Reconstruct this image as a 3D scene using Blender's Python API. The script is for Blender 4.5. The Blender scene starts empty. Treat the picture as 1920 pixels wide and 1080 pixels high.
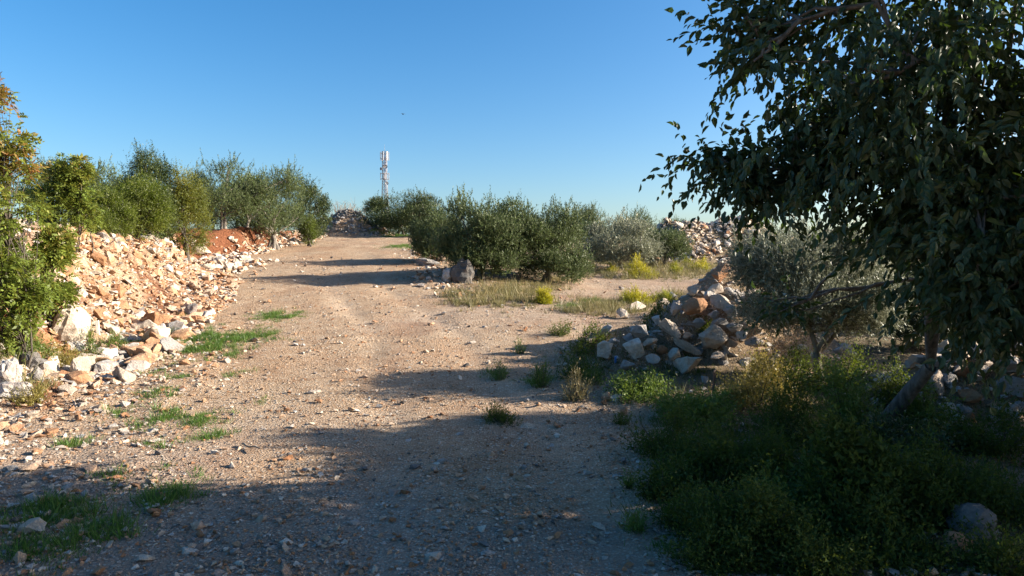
import bpy, bmesh, math, random
import numpy as np
from mathutils import Vector, Matrix, Euler

random.seed(7)
RNG = np.random.default_rng(7)
R = math.radians
SC = bpy.context.scene
COL = SC.collection

# ------------------------------------------------------------------ camera, sky, sun, exposure
CAMZ, PITCH, FPX = 2.0, math.atan(40 / 1280), 1280.0
cam_d = bpy.data.cameras.new('camera')
cam_d.sensor_width = 36.0
cam_d.lens = 24.0
cam_d.clip_start = 0.05
cam_d.clip_end = 5000
cam = bpy.data.objects.new('camera', cam_d)
cam.location = (0, 0, CAMZ)
cam.rotation_euler = (math.pi / 2 - PITCH, 0, 0)
COL.objects.link(cam)
SC.camera = cam

SUN_AZ, SUN_EL = 88.0, 21.0          # degrees clockwise from +Y (view axis), elevation
world = bpy.data.worlds.new('World')
SC.world = world
world.use_nodes = True
wn, wl = world.node_tree.nodes, world.node_tree.links
wn.clear()
w_out = wn.new('ShaderNodeOutputWorld')
w_bg = wn.new('ShaderNodeBackground')
w_sky = wn.new('ShaderNodeTexSky')
w_sky.sky_type = 'NISHITA'
w_sky.sun_disc = False
w_sky.sun_elevation = R(SUN_EL)
w_sky.sun_rotation = R(SUN_AZ)
w_sky.altitude = 100
w_sky.air_density = 1.0
w_sky.dust_density = 2.0
w_sky.ozone_density = 2.8
w_bg.inputs['Strength'].default_value = 0.072
w_hs = wn.new('ShaderNodeHueSaturation')      # the clear, deep blue autumn sky of the place, evenly over the whole dome
w_hs.inputs['Saturation'].default_value = 1.36
wl.new(w_sky.outputs[0], w_hs.inputs['Color'])
wl.new(w_hs.outputs[0], w_bg.inputs[0])
wl.new(w_bg.outputs[0], w_out.inputs[0])

sun_d = bpy.data.lights.new('sun', 'SUN')
sun_d.energy = 5.0
sun_d.angle = R(0.53)
sun_d.color = (1.0, 0.90, 0.76)
sun = bpy.data.objects.new('sun', sun_d)
SUNDIR = Vector((math.sin(R(SUN_AZ)) * math.cos(R(SUN_EL)), math.cos(R(SUN_AZ)) * math.cos(R(SUN_EL)), math.sin(R(SUN_EL))))
sun.rotation_euler = SUNDIR.to_track_quat('Z', 'Y').to_euler()
sun.location = (60, 10, 40)
COL.objects.link(sun)

SC.view_settings.view_transform = 'Standard'
SC.view_settings.look = 'None'
SC.view_settings.exposure = 1.7
SC.view_settings.gamma = 1.0
SC.cycles.max_bounces = 6
SC.cycles.diffuse_bounces = 3
SC.cycles.transmission_bounces = 4
SC.cycles.use_denoising = True

# ------------------------------------------------------------------ numeric helpers
def sstep(t):
    t = np.clip(t, 0, 1)
    return t * t * (3 - 2 * t)

def _hash(ix, iy, iz, s):
    n = (ix.astype(np.int64) * 374761393 + iy.astype(np.int64) * 668265263 + iz.astype(np.int64) * 2147483647 + s * 1274126177) & 0x7fffffff
    n = ((n ^ (n >> 13)) * 1103515245) & 0x7fffffff
    n = ((n ^ (n >> 16)) * 1274126177) & 0x7fffffff
    return (n & 0xffff) / 65535.0

def vnoise(x, y, z=None, s=0):
    x = np.asarray(x, float); y = np.asarray(y, float)
    z = np.zeros_like(x) if z is None else np.asarray(z, float)
    ix, iy, iz = np.floor(x), np.floor(y), np.floor(z)
    fx, fy, fz = sstep(x - ix), sstep(y - iy), sstep(z - iz)
    r = 0
    for dx in (0, 1):
        for dy in (0, 1):
            for dz in (0, 1):
                w = (fx if dx else 1 - fx) * (fy if dy else 1 - fy) * (fz if dz else 1 - fz)
                r = r + w * _hash(ix + dx, iy + dy, iz + dz, s)
    return r * 2 - 1

def fbm(x, y, s=0, o=3):
    r, a = 0, 1.0
    for k in range(o):
        r = r + a * vnoise(x * 2 ** k, y * 2 ** k, None, s + k)
        a *= 0.5
    return r

def norm(v):
    return v / np.maximum(np.linalg.norm(v, axis=-1, keepdims=True), 1e-9)

# ------------------------------------------------------------------ terrain shape
YK = [0, 3, 5, 8, 11, 14, 18, 22, 28, 35, 44, 55, 70, 120, 200]
XL = [-3.0, -3.0, -2.9, -3.6, -4.5, -5.2, -7.4, -8.9, -10.6, -11.5, -11.8, -13.0, -15, -20, -30]
XR = [2.2, 2.0, 1.5, 1.4, 0.7, 0.3, -1.0, -2.7, -3.6, -4.8, -7.2, -9.0, -11, -16, -25]
def road_l(y): return np.interp(y, YK, XL)
def road_r(y): return np.interp(y, YK, XR)
BR = np.array([(-1.5, 13.0), (0.8, 17.2), (2.6, 21.5), (5.7, 26.6), (10, 30.5), (17, 34)])
BRW = np.array([2.4, 1.9, 1.7, 1.9, 1.8, 1.6])

def branch_d(x, y):
    best = np.full(np.shape(x), 1e9)
    for i in range(len(BR) - 1):
        a, b = BR[i], BR[i + 1]
        ab = b - a
        t = np.clip(((x - a[0]) * ab[0] + (y - a[1]) * ab[1]) / (ab @ ab), 0, 1)
        d = np.hypot(x - a[0] - t * ab[0], y - a[1] - t * ab[1]) - (BRW[i] + t * (BRW[i + 1] - BRW[i]))
        best = np.minimum(best, d)
    return best

def road_sd(x, y):
    """signed distance (negative inside) to the track and its branch"""
    m = np.maximum(road_l(y) - x, x - road_r(y))
    return np.minimum(m, branch_d(x, y))

TOE_Y = [0, 5, 9, 11, 14, 18, 22, 24, 25.5, 27.2, 29, 31, 36, 45, 60]
TOE_X = [-4.8, -5.4, -6.6, -7.0, -7.6, -8.5, -9.8, -11.0, -12.6, -13.0, -12.5, -12.0, -12.2, -12.6, -14]
BH_Y = [0, 5, 8, 10, 12, 14, 18, 22, 27, 36, 45, 53]
BH = [.35, .5, .75, 1.3, 1.95, 2.1, 1.62, 1.22, 1.28, .75, .3, 0.0]
BW_Y = [0, 8, 14, 20, 23, 25.5, 34, 40, 50]
BW = [2.0, 1.8, 2.3, 2.2, 1.6, .75, .7, 1.0, 1.6]
ZR_Y = [-40, 3, 5, 8, 12, 18, 25, 35, 45, 55, 70, 120, 200, 400, 2500]
ZR = [-1.5, 0, 0, .1, .42, 1.08, 1.9, 3.05, 4.0, 4.5, 4.8, 5.2, 6, 3, -30]
ZG_Y = [-40, 5, 8, 11, 15, 20, 28, 40, 60, 100, 200, 400, 2500]
ZG = [-1.5, 0, .05, .2, .55, 1.0, 1.68, 2.4, 4.0, 6.2, 9.0, 8, -30]
# x, y, height, rx, ry, power
HEAPS = [(3.75, 12.6, 1.66, 1.55, 1.4, 1.1), (2.0, 11.9, .66, 1.4, 1.2, 1.2), (4.9, 12.6, .95, 1.5, 1.3, 1.2),
         (11.2, 38.5, 2.55, 3.9, 3.4, 1.0), (8.6, 37.5, 1.75, 2.6, 2.6, 1.0), (14.0, 39, 1.9, 3.2, 3.0, 1.0), (18.5, 40, 2.3, 3.8, 3.0, 1.0),
         (-11.7, 46.5, 1.9, 2.3, 1.9, 1.0), (-10.0, 46.2, 1.15, 2.2, 1.7, 1.0), (-13.4, 48, 1.0, 1.8, 1.7, 1.0),
         (6.0, 9.3, .75, 1.6, 1.0, 1.3), (7.6, 9.6, .9, 1.8, 1.1, 1.3),
         (-2.4, 21.4, .3, .9, .8, 1.5), (-6.8, 9.2, .35, .9, .9, 1.5), (-9.0, 11.2, .9, 1.7, 1.6, 1.3)]

def H(x, y, heaps=True):
    x = np.asarray(x, float); y = np.asarray(y, float)
    zr = np.interp(y, ZR_Y, ZR)
    zg = np.interp(y, ZG_Y, ZG)
    xr = road_r(y)
    s = sstep((x - xr) / 6.5)
    z = zr * (1 - s) + zg * s
    toe = np.interp(y, TOE_Y, TOE_X) + .25 * vnoise(y * .8, x * 0 + 3.3, None, 5)
    bh, bw = np.interp(y, BH_Y, BH), np.interp(y, BW_Y, BW)
    d = toe - x
    z = z + bh * sstep(d / bw) + .035 * np.clip(d - bw, 0, 60)
    # slightly raised verge between track and toe of bank, shallow wheel ruts
    sd = road_sd(x, y)
    z = z + .05 * sstep(sd / .8)
    mid = (road_l(y) + road_r(y)) / 2 + .5
    for o in (-.85, .85):
        z = z - .035 * np.exp(-((x - mid - o) / .28) ** 2) * (y < 24)
    far = sstep((np.hypot(x, y) - 3) / 30)
    z = z + .03 * fbm(x * .9, y * .9, 11) * (.5 + far) + (.012 + .05 * sstep(sd / .6)) * vnoise(x * 4.1, y * 4.1, None, 21) * .5
    z = z + .22 * fbm(x * .12, y * .12, 31, 2) * far * sstep((sd - .5) / 4)
    face = sstep((d + .3) / .4) * sstep((bw + .5 - d) / .5) * sstep((y - 24) / 1.5) * sstep((40 - y) / 4)
    z = z + face * (.16 * vnoise(x * 2.2, y * 1.4, None, 51) + .12 * vnoise(x * 5, y * 3, None, 52))
    if heaps:
        for hx, hy, hh, rx, ry, pw in HEAPS:
            r = np.hypot((x - hx) / rx, (y - hy) / ry) + .10 * vnoise(x * 1.3, y * 1.3, None, 41)
            c = np.clip(1 - r, 0, 1)
            z = np.maximum(z, z + hh * (c ** pw) * (1 - .18 * c))
    return z

def h1(x, y): return float(H(np.array([x]), np.array([y]))[0])

def ray(px, py):
    cx, cy = (px - 960) / FPX, (540 - py) / FPX
    ct, st = math.cos(PITCH), math.sin(PITCH)
    return np.array([cx, ct + cy * st, -st + cy * ct])

def ground_at(px, py):
    d = ray(px, py)
    t = np.geomspace(2.5, 140, 5000)
    g = CAMZ + d[2] * t - H(d[0] * t, d[1] * t)
    i = int(np.argmax(g < 0)) if (g < 0).any() else len(t) - 1
    return np.array([d[0] * t[i], d[1] * t[i], CAMZ + d[2] * t[i]])

def at(px, py, Y):
    d = ray(px, py)
    t = Y / d[1]
    return np.array([d[0] * t, Y, CAMZ + d[2] * t])

# ------------------------------------------------------------------ mesh helpers
def mesh_np(name, V, faces, attrs=None, midx=None, smooth=False):
    """faces: list of (n,k) integer arrays; attrs: name -> per-vertex floats"""
    V = np.asarray(V, np.float32).reshape(-1, 3)
    faces = [np.asarray(f, np.int32) for f in faces if len(f)]
    me = bpy.data.meshes.new(name)
    me.vertices.add(len(V)); me.vertices.foreach_set('co', V.ravel())
    loops = np.concatenate([f.ravel() for f in faces])
    cnt = np.concatenate([np.full(len(f), f.shape[1], np.int32) for f in faces])
    start = np.concatenate([[0], np.cumsum(cnt)[:-1]]).astype(np.int32)
    me.loops.add(len(loops)); me.loops.foreach_set('vertex_index', loops)
    me.polygons.add(len(cnt)); me.polygons.foreach_set('loop_start', start)
    try: me.polygons.foreach_set('loop_total', cnt)
    except Exception: pass
    if midx is not None: me.polygons.foreach_set('material_index', np.asarray(midx, np.int32))
    me.polygons.foreach_set('use_smooth', np.full(len(cnt), smooth))
    for k, a in (attrs or {}).items():
        at_ = me.attributes.new(k, 'FLOAT', 'POINT')
        at_.data.foreach_set('value', np.asarray(a, np.float32))
    me.update(calc_edges=True)
    me.validate()
    return me

def link(name, data, mats=(), parent=None, loc=None):
    o = bpy.data.objects.new(name, data)
    if data is not None:
        for m in mats:
            data.materials.append(m)
    COL.objects.link(o)
    if parent is not None: o.parent = parent
    if loc is not None: o.location = loc
    return o

def tag(o, label=None, cat=None, group=None, kind=None):
    if label: o['label'] = label
    if cat: o['category'] = cat
    if group: o['group'] = group
    if kind: o['kind'] = kind
    return o

def thing(name, label, cat, loc, group=None):
    return tag(link(name, None, loc=tuple(float(v) for v in loc)), label, cat, group)

class Tubes:
    """collects tapered tubes into one mesh"""
    def __init__(s): s.V, s.F, s.n = [], [], 0
    def add(s, pts, rad, k=6, cap=True):
        pts = np.asarray(pts, float); m = len(pts)
        rad = np.broadcast_to(np.asarray(rad, float), (m,))
        tg = norm(np.gradient(pts, axis=0))
        ref = np.array([0., 0, 1]) if abs(tg[0][2]) < .9 else np.array([1., 0, 0])
        a = norm(np.cross(tg, ref)); b = np.cross(tg, a)
        th = np.arange(k) * 2 * np.pi / k
        ring = pts[:, None] + rad[:, None, None] * (np.cos(th)[None, :, None] * a[:, None] + np.sin(th)[None, :, None] * b[:, None])
        i = np.arange(m - 1)[:, None] * k; j = np.arange(k)[None]
        q = np.stack([i + j, i + (j + 1) % k, i + k + (j + 1) % k, i + k + j], -1).reshape(-1, 4) + s.n
        s.V.append(ring.reshape(-1, 3)); s.F.append(q); s.n += m * k
    def box(s, c, size, rot=None):
        hx, hy, hz = np.array(size) / 2
        v = np.array([(x, y, z) for x in (-hx, hx) for y in (-hy, hy) for z in (-hz, hz)])
        if rot is not None: v = v @ np.array(rot).T
        f = np.array([(0, 1, 3, 2), (4, 6, 7, 5), (0, 4, 5, 1), (2, 3, 7, 6), (0, 2, 6, 4), (1, 5, 7, 3)]) + s.n
        s.V.append(v + np.array(c)); s.F.append(f); s.n += 8
    def mesh(s, name, smooth=True):
        return mesh_np(name, np.concatenate(s.V), [np.concatenate(s.F)], smooth=smooth)

# ------------------------------------------------------------------ materials
def new_mat(name):
    m = bpy.data.materials.new(name); m.use_nodes = True
    n = m.node_tree.nodes; n.clear()
    return m, n, m.node_tree.links

def ramp(n, stops, interp='LINEAR'):
    r = n.new('ShaderNodeValToRGB'); e = r.color_ramp.elements
    r.color_ramp.interpolation = interp
    while len(e) < len(stops): e.new(.5)
    for el, (p, c) in zip(e, stops):
        el.position = p; el.color = (*c, 1)
    return r

def mixc(n, l, fac, a, b, mode='MIX'):
    m = n.new('ShaderNodeMix'); m.data_type = 'RGBA'; m.blend_type = mode
    for s, v in ((m.inputs[0], fac), (m.inputs[6], a), (m.inputs[7], b)):
        if hasattr(v, 'node'): l.new(v, s)
        elif isinstance(v, tuple): s.default_value = (*v, 1)
        else: s.default_value = v
    return m.outputs[2]

def mth(n, l, op, a, b=None):
    m = n.new('ShaderNodeMath'); m.operation = op
    for s, v in ((m.inputs[0], a), (m.inputs[1], b)):
        if v is None: continue
        if hasattr(v, 'node'): l.new(v, s)
        else: s.default_value = v
    return m.outputs[0]

def noise(n, l, vec, scale, detail=4, rough=.6):
    t = n.new('ShaderNodeTexNoise'); t.inputs['Scale'].default_value = scale
    t.inputs['Detail'].default_value = detail; t.inputs['Roughness'].default_value = rough
    l.new(vec, t.inputs['Vector'])
    return t.outputs[0]

def attr(n, name):
    a = n.new('ShaderNodeAttribute'); a.attribute_name = name
    return a.outputs['Fac']

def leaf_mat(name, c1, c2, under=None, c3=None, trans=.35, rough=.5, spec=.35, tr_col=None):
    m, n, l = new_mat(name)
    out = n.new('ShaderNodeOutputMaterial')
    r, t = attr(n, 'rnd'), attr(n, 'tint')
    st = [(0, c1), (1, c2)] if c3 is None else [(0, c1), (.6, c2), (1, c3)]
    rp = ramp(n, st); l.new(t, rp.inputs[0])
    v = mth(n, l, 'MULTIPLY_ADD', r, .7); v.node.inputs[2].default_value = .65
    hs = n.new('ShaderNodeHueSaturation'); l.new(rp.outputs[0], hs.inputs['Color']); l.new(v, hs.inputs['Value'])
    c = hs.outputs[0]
    if under:
        g = n.new('ShaderNodeNewGeometry')
        c = mixc(n, l, g.outputs['Backfacing'], c, under)
    p = n.new('ShaderNodeBsdfPrincipled'); l.new(c, p.inputs['Base Color'])
    p.inputs['Roughness'].default_value = rough; p.inputs['Specular IOR Level'].default_value = spec
    tr = n.new('ShaderNodeBsdfTranslucent')
    if tr_col: l.new(mixc(n, l, .6, c, tr_col), tr.inputs[0])
    else: l.new(c, tr.inputs[0])
    mx = n.new('ShaderNodeMixShader'); mx.inputs[0].default_value = trans
    l.new(p.outputs[0], mx.inputs[1]); l.new(tr.outputs[0], mx.inputs[2]); l.new(mx.outputs[0], out.inputs[0])
    return m

def bark_mat(name, a, b):
    m, n, l = new_mat(name)
    out = n.new('ShaderNodeOutputMaterial'); p = n.new('ShaderNodeBsdfPrincipled')
    tc = n.new('ShaderNodeTexCoord'); mp = n.new('ShaderNodeMapping'); mp.inputs['Scale'].default_value = (1, 1, .25)
    l.new(tc.outputs['Object'], mp.inputs[0])
    f = noise(n, l, mp.outputs[0], 22, 6)
    rp = ramp(n, [(.3, a), (.7, b)]); l.new(f, rp.inputs[0]); l.new(rp.outputs[0], p.inputs['Base Color'])
    bp = n.new('ShaderNodeBump'); bp.inputs['Strength'].default_value = .8; bp.inputs['Distance'].default_value = .03
    l.new(f, bp.inputs['Height']); l.new(bp.outputs[0], p.inputs['Normal'])
    p.inputs['Roughness'].default_value = .9; l.new(p.outputs[0], out.inputs[0])
    return m

def rock_mat(name, stops, stain, stain_amt, dust):
    m, n, l = new_mat(name)
    out = n.new('ShaderNodeOutputMaterial'); p = n.new('ShaderNodeBsdfPrincipled')
    oi = n.new('ShaderNodeObjectInfo')
    rr = mth(n, l, 'FRACT', mth(n, l, 'ADD', attr(n, 'rnd'), oi.outputs['Random']))
    tc = n.new('ShaderNodeTexCoord')
    va = n.new('ShaderNodeVectorMath'); va.operation = 'MULTIPLY_ADD'
    l.new(oi.outputs['Random'], va.inputs[0]); va.inputs[1].default_value = (37, 53, 71)
    # metric position of the piece itself, so that big and small stones carry grain of the same size
    gm = n.new('ShaderNodeNewGeometry'); l.new(gm.outputs['Position'], va.inputs[2])
    vec = va.outputs[0]
    rp = ramp(n, stops); l.new(rr, rp.inputs[0])
    n1 = noise(n, l, vec, 3.2, 5, .65); n2 = noise(n, l, vec, 17, 6, .7); n3 = noise(n, l, vec, 60, 4, .7)
    sm = ramp(n, [(.46, (0, 0, 0)), (.62, (1, 1, 1))]); l.new(n1, sm.inputs[0])
    c = mixc(n, l, mth(n, l, 'MULTIPLY', sm.outputs[0], stain_amt), rp.outputs[0], stain)
    d2 = ramp(n, [(.3, (.55, .55, .55)), (.65, (1.12, 1.1, 1.07))]); l.new(n2, d2.inputs[0])
    c = mixc(n, l, .85, c, d2.outputs[0], 'MULTIPLY')
    ck = ramp(n, [(.30, (.45, .43, .4)), (.42, (1, 1, 1))]); l.new(n3, ck.inputs[0])
    c = mixc(n, l, .5, c, ck.outputs[0], 'MULTIPLY')
    c = mixc(n, l, dust[3], c, dust[:3])
    l.new(c, p.inputs['Base Color'])
    bp = n.new('ShaderNodeBump'); bp.inputs['Strength'].default_value = .9; bp.inputs['Distance'].default_value = .05
    l.new(mth(n, l, 'ADD', n2, mth(n, l, 'MULTIPLY', n3, .4)), bp.inputs['Height']); l.new(bp.outputs[0], p.inputs['Normal'])
    p.inputs['Roughness'].default_value = .92; p.inputs['Specular IOR Level'].default_value = .25
    l.new(p.outputs[0], out.inputs[0])
    return m

M = {}
M['ochre'] = rock_mat('ochre_stone', [(0, (.24, .12, .06)), (.3, (.42, .24, .135)), (.65, (.52, .36, .24)), (1, (.60, .48, .37))], (.34, .14, .06), .6, (.45, .27, .16, .12))
M['pale'] = rock_mat('pale_stone', [(0, (.42, .35, .28)), (.5, (.56, .49, .41)), (1, (.68, .63, .56))], (.46, .28, .16), .4, (.48, .38, .29, .1))
M['grey'] = rock_mat('grey_stone', [(0, (.26, .25, .24)), (.5, (.40, .38, .36)), (1, (.54, .52, .49))], (.38, .21, .12), .35, (.36, .30, .25, .1))
M['dark'] = rock_mat('weathered_stone', [(0, (.10, .098, .095)), (.5, (.18, .17, .165)), (1, (.30, .29, .275))], (.20, .13, .09), .3, (.2, .18, .16, .1))
ROCKM = [M['ochre'], M['pale'], M['grey'], M['dark']]

def ground_mat():
    m, n, l = new_mat('stony_ground')
    out = n.new('ShaderNodeOutputMaterial'); p = n.new('ShaderNodeBsdfPrincipled')
    tc = n.new('ShaderNodeTexCoord'); vec = tc.outputs['Object']
    road, red, veg = attr(n, 'road'), attr(n, 'red'), attr(n, 'veg')
    grey = attr(n, 'grey'); rut = attr(n, 'rut')
    big = noise(n, l, vec, .55, 4); mid = noise(n, l, vec, 2.6, 5); fine = noise(n, l, vec, 38, 5, .7)
    def cells(sc, stops):
        v = n.new('ShaderNodeTexVoronoi'); v.inputs['Scale'].default_value = sc; l.new(vec, v.inputs['Vector'])
        sep = n.new('ShaderNodeSeparateColor'); l.new(v.outputs['Color'], sep.inputs[0])
        r = ramp(n, stops); l.new(sep.outputs[0], r.inputs[0])
        return v.outputs['Distance'], r.outputs[0], sep.outputs[1]
    gs = [(0, (.26, .155, .085)), (.3, (.49, .35, .235)), (.7, (.61, .48, .355)), (1, (.72, .63, .51))]
    d1, c1, k1 = cells(36, gs)
    d2, c2, k2 = cells(14, gs)
    soil = ramp(n, [(.3, (.28, .17, .095)), (.5, (.41, .28, .175)), (.72, (.49, .365, .25))]); l.new(mid, soil.inputs[0])
    # pebbles of two sizes bedded in fine soil
    e1 = ramp(n, [(.32, (1, 1, 1)), (.52, (0, 0, 0))]); l.new(d1, e1.inputs[0])
    e2 = ramp(n, [(.25, (1, 1, 1)), (.42, (0, 0, 0))]); l.new(d2, e2.inputs[0])
    pick = mth(n, l, 'GREATER_THAN', k2, .62)
    f2 = mth(n, l, 'MULTIPLY', e2.outputs[0], pick)
    c = mixc(n, l, e1.outputs[0], soil.outputs[0], c1)
    c = mixc(n, l, f2, c, c2)
    c = mixc(n, l, mth(n, l, 'MULTIPLY', rut, .38), c, (.55, .43, .315))
    # redder, earthier patches and greyer crushed stone
    rm = ramp(n, [(.46, (0, 0, 0)), (.68, (1, 1, 1))]); l.new(big, rm.inputs[0])
    c = mixc(n, l, mth(n, l, 'MULTIPLY', rm.outputs[0], .38), c, (.36, .185, .09))
    c = mixc(n, l, mth(n, l, 'MULTIPLY', grey, .6), c, mixc(n, l, e1.outputs[0], (.30, .245, .215), mixc(n, l, .6, c1, (.40, .35, .33))))
    rc = ramp(n, [(.3, (.10, .034, .017)), (.5, (.19, .070, .033)), (.75, (.33, .16, .09))]); l.new(fine, rc.inputs[0])
    c = mixc(n, l, red, c, rc.outputs[0])
    vc = ramp(n, [(.3, (.045, .04, .018)), (.55, (.10, .085, .04)), (.75, (.17, .13, .07))]); l.new(mid, vc.inputs[0])
    vm = mth(n, l, 'MULTIPLY', veg, ramp_val(n, l, fine, .35, .6))
    c = mixc(n, l, mth(n, l, 'MAXIMUM', mth(n, l, 'MULTIPLY', veg, .75), vm), c, vc.outputs[0])
    fv = ramp(n, [(.25, (.62, .62, .62)), (.7, (1.15, 1.15, 1.15))]); l.new(fine, fv.inputs[0])
    c = mixc(n, l, .7, c, fv.outputs[0], 'MULTIPLY')
    l.new(c, p.inputs['Base Color'])
    h = mth(n, l, 'ADD', mth(n, l, 'MULTIPLY', e1.outputs[0], .45), mth(n, l, 'MULTIPLY', f2, 1.0))
    h = mth(n, l, 'MULTIPLY', h, mth(n, l, 'SUBTRACT', 1.0, mth(n, l, 'MULTIPLY', rut, .7)))
    h = mth(n, l, 'ADD', h, mth(n, l, 'MULTIPLY', fine, .9))
    bp = n.new('ShaderNodeBump'); bp.inputs['Strength'].default_value = 1.0; bp.inputs['Distance'].default_value = .055
    l.new(h, bp.inputs['Height']); l.new(bp.outputs[0], p.inputs['Normal'])
    p.inputs['Roughness'].default_value = .95; p.inputs['Specular IOR Level'].default_value = .15
    l.new(p.outputs[0], out.inputs[0])
    return m

def ramp_val(n, l, src, a, b):
    r = ramp(n, [(a, (0, 0, 0)), (b, (1, 1, 1))]); l.new(src, r.inputs[0]); return r.outputs[0]

M['ground'] = ground_mat()
M['olive'] = leaf_mat('olive_leaf', (.048, .074, .018), (.10, .132, .036), under=(.11, .135, .062), trans=.22, rough=.5, spec=.25)
M['olive_grey'] = leaf_mat('grey_olive_leaf', (.080, .092, .046), (.16, .172, .095), under=(.29, .30, .215), trans=.2, rough=.45, spec=.35)
M['laurel'] = leaf_mat('laurel_leaf', (.032, .044, .007), (.088, .106, .014), c3=(.17, .175, .028), trans=.3, tr_col=(.2, .3, .02))
M['evergreen'] = leaf_mat('evergreen_leaf', (.020, .034, .010), (.052, .074, .018), c3=(.09, .10, .025), trans=.2)
M['autumn'] = leaf_mat('autumn_shrub_leaf', (.055, .080, .012), (.13, .14, .02), c3=(.22, .13, .03), trans=.32, tr_col=(.3, .28, .04))
M['terebinth'] = leaf_mat('terebinth_leaf', (.075, .12, .018), (.15, .19, .03), c3=(.28, .12, .045), trans=.38, tr_col=(.34, .33, .05))
M['nettle'] = leaf_mat('nettle_tree_leaf', (.014, .028, .010), (.034, .058, .016), under=(.045, .068, .03), trans=.15, tr_col=(.13, .22, .02), rough=.45)
M['yellow'] = leaf_mat('yellow_bush_leaf', (.20, .22, .012), (.36, .33, .015), c3=(.50, .41, .02), trans=.35)
M['weed'] = leaf_mat('weed_leaf', (.045, .085, .014), (.095, .15, .026), c3=(.16, .17, .045), trans=.35, tr_col=(.2, .28, .03))
M['bramble'] = leaf_mat('bramble_leaf', (.018, .034, .009), (.042, .066, .015), c3=(.08, .095, .022), trans=.3, rough=.65, spec=.15, tr_col=(.22, .28, .02))
M['grass'] = leaf_mat('grass_blade', (.045, .10, .016), (.085, .155, .026), c3=(.17, .18, .05), trans=.35, tr_col=(.18, .28, .03))
M['drygrass'] = leaf_mat('dry_grass_blade', (.13, .13, .045), (.25, .20, .085), c3=(.36, .29, .15), trans=.3)
M['dryshrub'] = leaf_mat('dry_shrub_leaf', (.11, .105, .025), (.20, .17, .04), c3=(.28, .19, .06), trans=.35, tr_col=(.4, .32, .06))
M['bark'] = bark_mat('grey_bark', (.05, .042, .034), (.19, .165, .14))
M['olivebark'] = bark_mat('olive_bark', (.07, .058, .046), (.24, .21, .175))
M['twig'] = bark_mat('brown_twig', (.035, .026, .02), (.10, .08, .06))

def simple_mat(name, col, rough=.6, metal=0., scale=12, var=.25):
    m, n, l = new_mat(name)
    out = n.new('ShaderNodeOutputMaterial'); p = n.new('ShaderNodeBsdfPrincipled')
    tc = n.new('ShaderNodeTexCoord'); f = noise(n, l, tc.outputs['Object'], scale, 5)
    rp = ramp(n, [(.3, tuple(c * (1 - var) for c in col)), (.7, tuple(min(1, c * (1 + var)) for c in col))])
    l.new(f, rp.inputs[0]); l.new(rp.outputs[0], p.inputs['Base Color'])
    p.inputs['Roughness'].default_value = rough; p.inputs['Metallic'].default_value = metal
    l.new(p.outputs[0], out.inputs[0])
    return m
M['galv'] = simple_mat('galvanised_steel', (.22, .22, .24), .45, .3, 3)
M['redpaint'] = simple_mat('faded_red_paint', (.40, .20, .18), .6, 0, 3)
M['antenna'] = simple_mat('antenna_plastic', (.40, .40, .42), .5, 0, 2, .1)
M['peg'] = simple_mat('bleached_wood', (.62, .57, .50), .85, 0, 20)
M['rust'] = simple_mat('rusty_iron', (.09, .055, .04), .8, .2, 30, .4)
M['blue'] = simple_mat('blue_plastic', (.03, .16, .42), .45, 0, 8)
M['feather'] = simple_mat('dark_feather', (.02, .02, .022), .7, 0, 30)
M['deadwood'] = simple_mat('dead_wood', (.22, .17, .12), .9, 0, 25, .4)

# ------------------------------------------------------------------ ground and track
def axis(lo, hi, c0, fine, grow):
    """coordinates from lo to hi, spacing `fine` near c0 growing with distance"""
    up = [c0]
    while up[-1] < hi: up.append(up[-1] + fine + grow * (up[-1] - c0))
    dn = [c0]
    while dn[-1] > lo: dn.append(dn[-1] - fine - grow * (c0 - dn[-1]))
    return np.array(dn[::-1][:-1] + up)

ys = [2.6]
while ys[-1] < 60: ys.append(ys[-1] + .02 + .0105 * ys[-1])
while ys[-1] < 1800: ys.append(ys[-1] * 1.06)
bk = [2.6]
while bk[-1] > -60: bk.append(bk[-1] - .3 - .15 * (2.6 - bk[-1]))
ys = np.array(bk[::-1][:-1] + ys)
xs = np.concatenate([-np.geomspace(14, 1500, 45)[::-1], np.arange(-13.9, 9.0, .1), np.geomspace(9.05, 1500, 60)])
GX, GY = np.meshgrid(xs, ys)
GZ = H(GX, GY)
nx, ny = len(xs), len(ys)
V = np.stack([GX, GY, GZ], -1).reshape(-1, 3)
ii = (np.arange(ny - 1)[:, None] * nx + np.arange(nx - 1)[None]).ravel()
F = np.stack([ii, ii + 1, ii + nx + 1, ii + nx], -1)
gx, gy = V[:, 0], V[:, 1]
sd = road_sd(gx, gy) + .35 * fbm(gx * .9, gy * .9, 61) + .12 * vnoise(gx * 4, gy * 4, None, 66)
roadw = sstep(.5 - sd / .7)
toe = np.interp(gy, TOE_Y, TOE_X); bw = np.interp(gy, BW_Y, BW)
dd = (toe - gx)
redf = sstep((dd + .35) / .3) * sstep((bw + 1.1 - dd) / .5) * sstep((gy - 24.0) / 1.2) * sstep((47 - gy) / 8) * sstep((.8 + .7 * fbm(gx * 1.1, gy * .5, 71)) / .5)
redn = .9 * sstep((fbm(gx * .8, gy * .8, 77) - .1) / .35) * sstep((road_l(gy) + .2 - gx) / 1.0) * sstep((16 - gy) / 4) * sstep((dd + 2.0) / 1.5)
redr = .5 * sstep((fbm(gx * .5, gy * .5, 79) - .45) / .4)
redb = .9 * sstep((-.45 - fbm(gx * .55, gy * .55, 23)) / .3) * sstep((dd + .6) / .5) * sstep((bw + .3 - dd) / .5) * sstep((gy - 9) / 2) * sstep((26 - gy) / 2)
red = np.clip(redf + redb + redn + redr * roadw * .6, 0, 1)
islnd = sstep((gx - road_r(gy) - .3) / .8) * sstep((branch_d(gx, gy) - .2) / .7)
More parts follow.
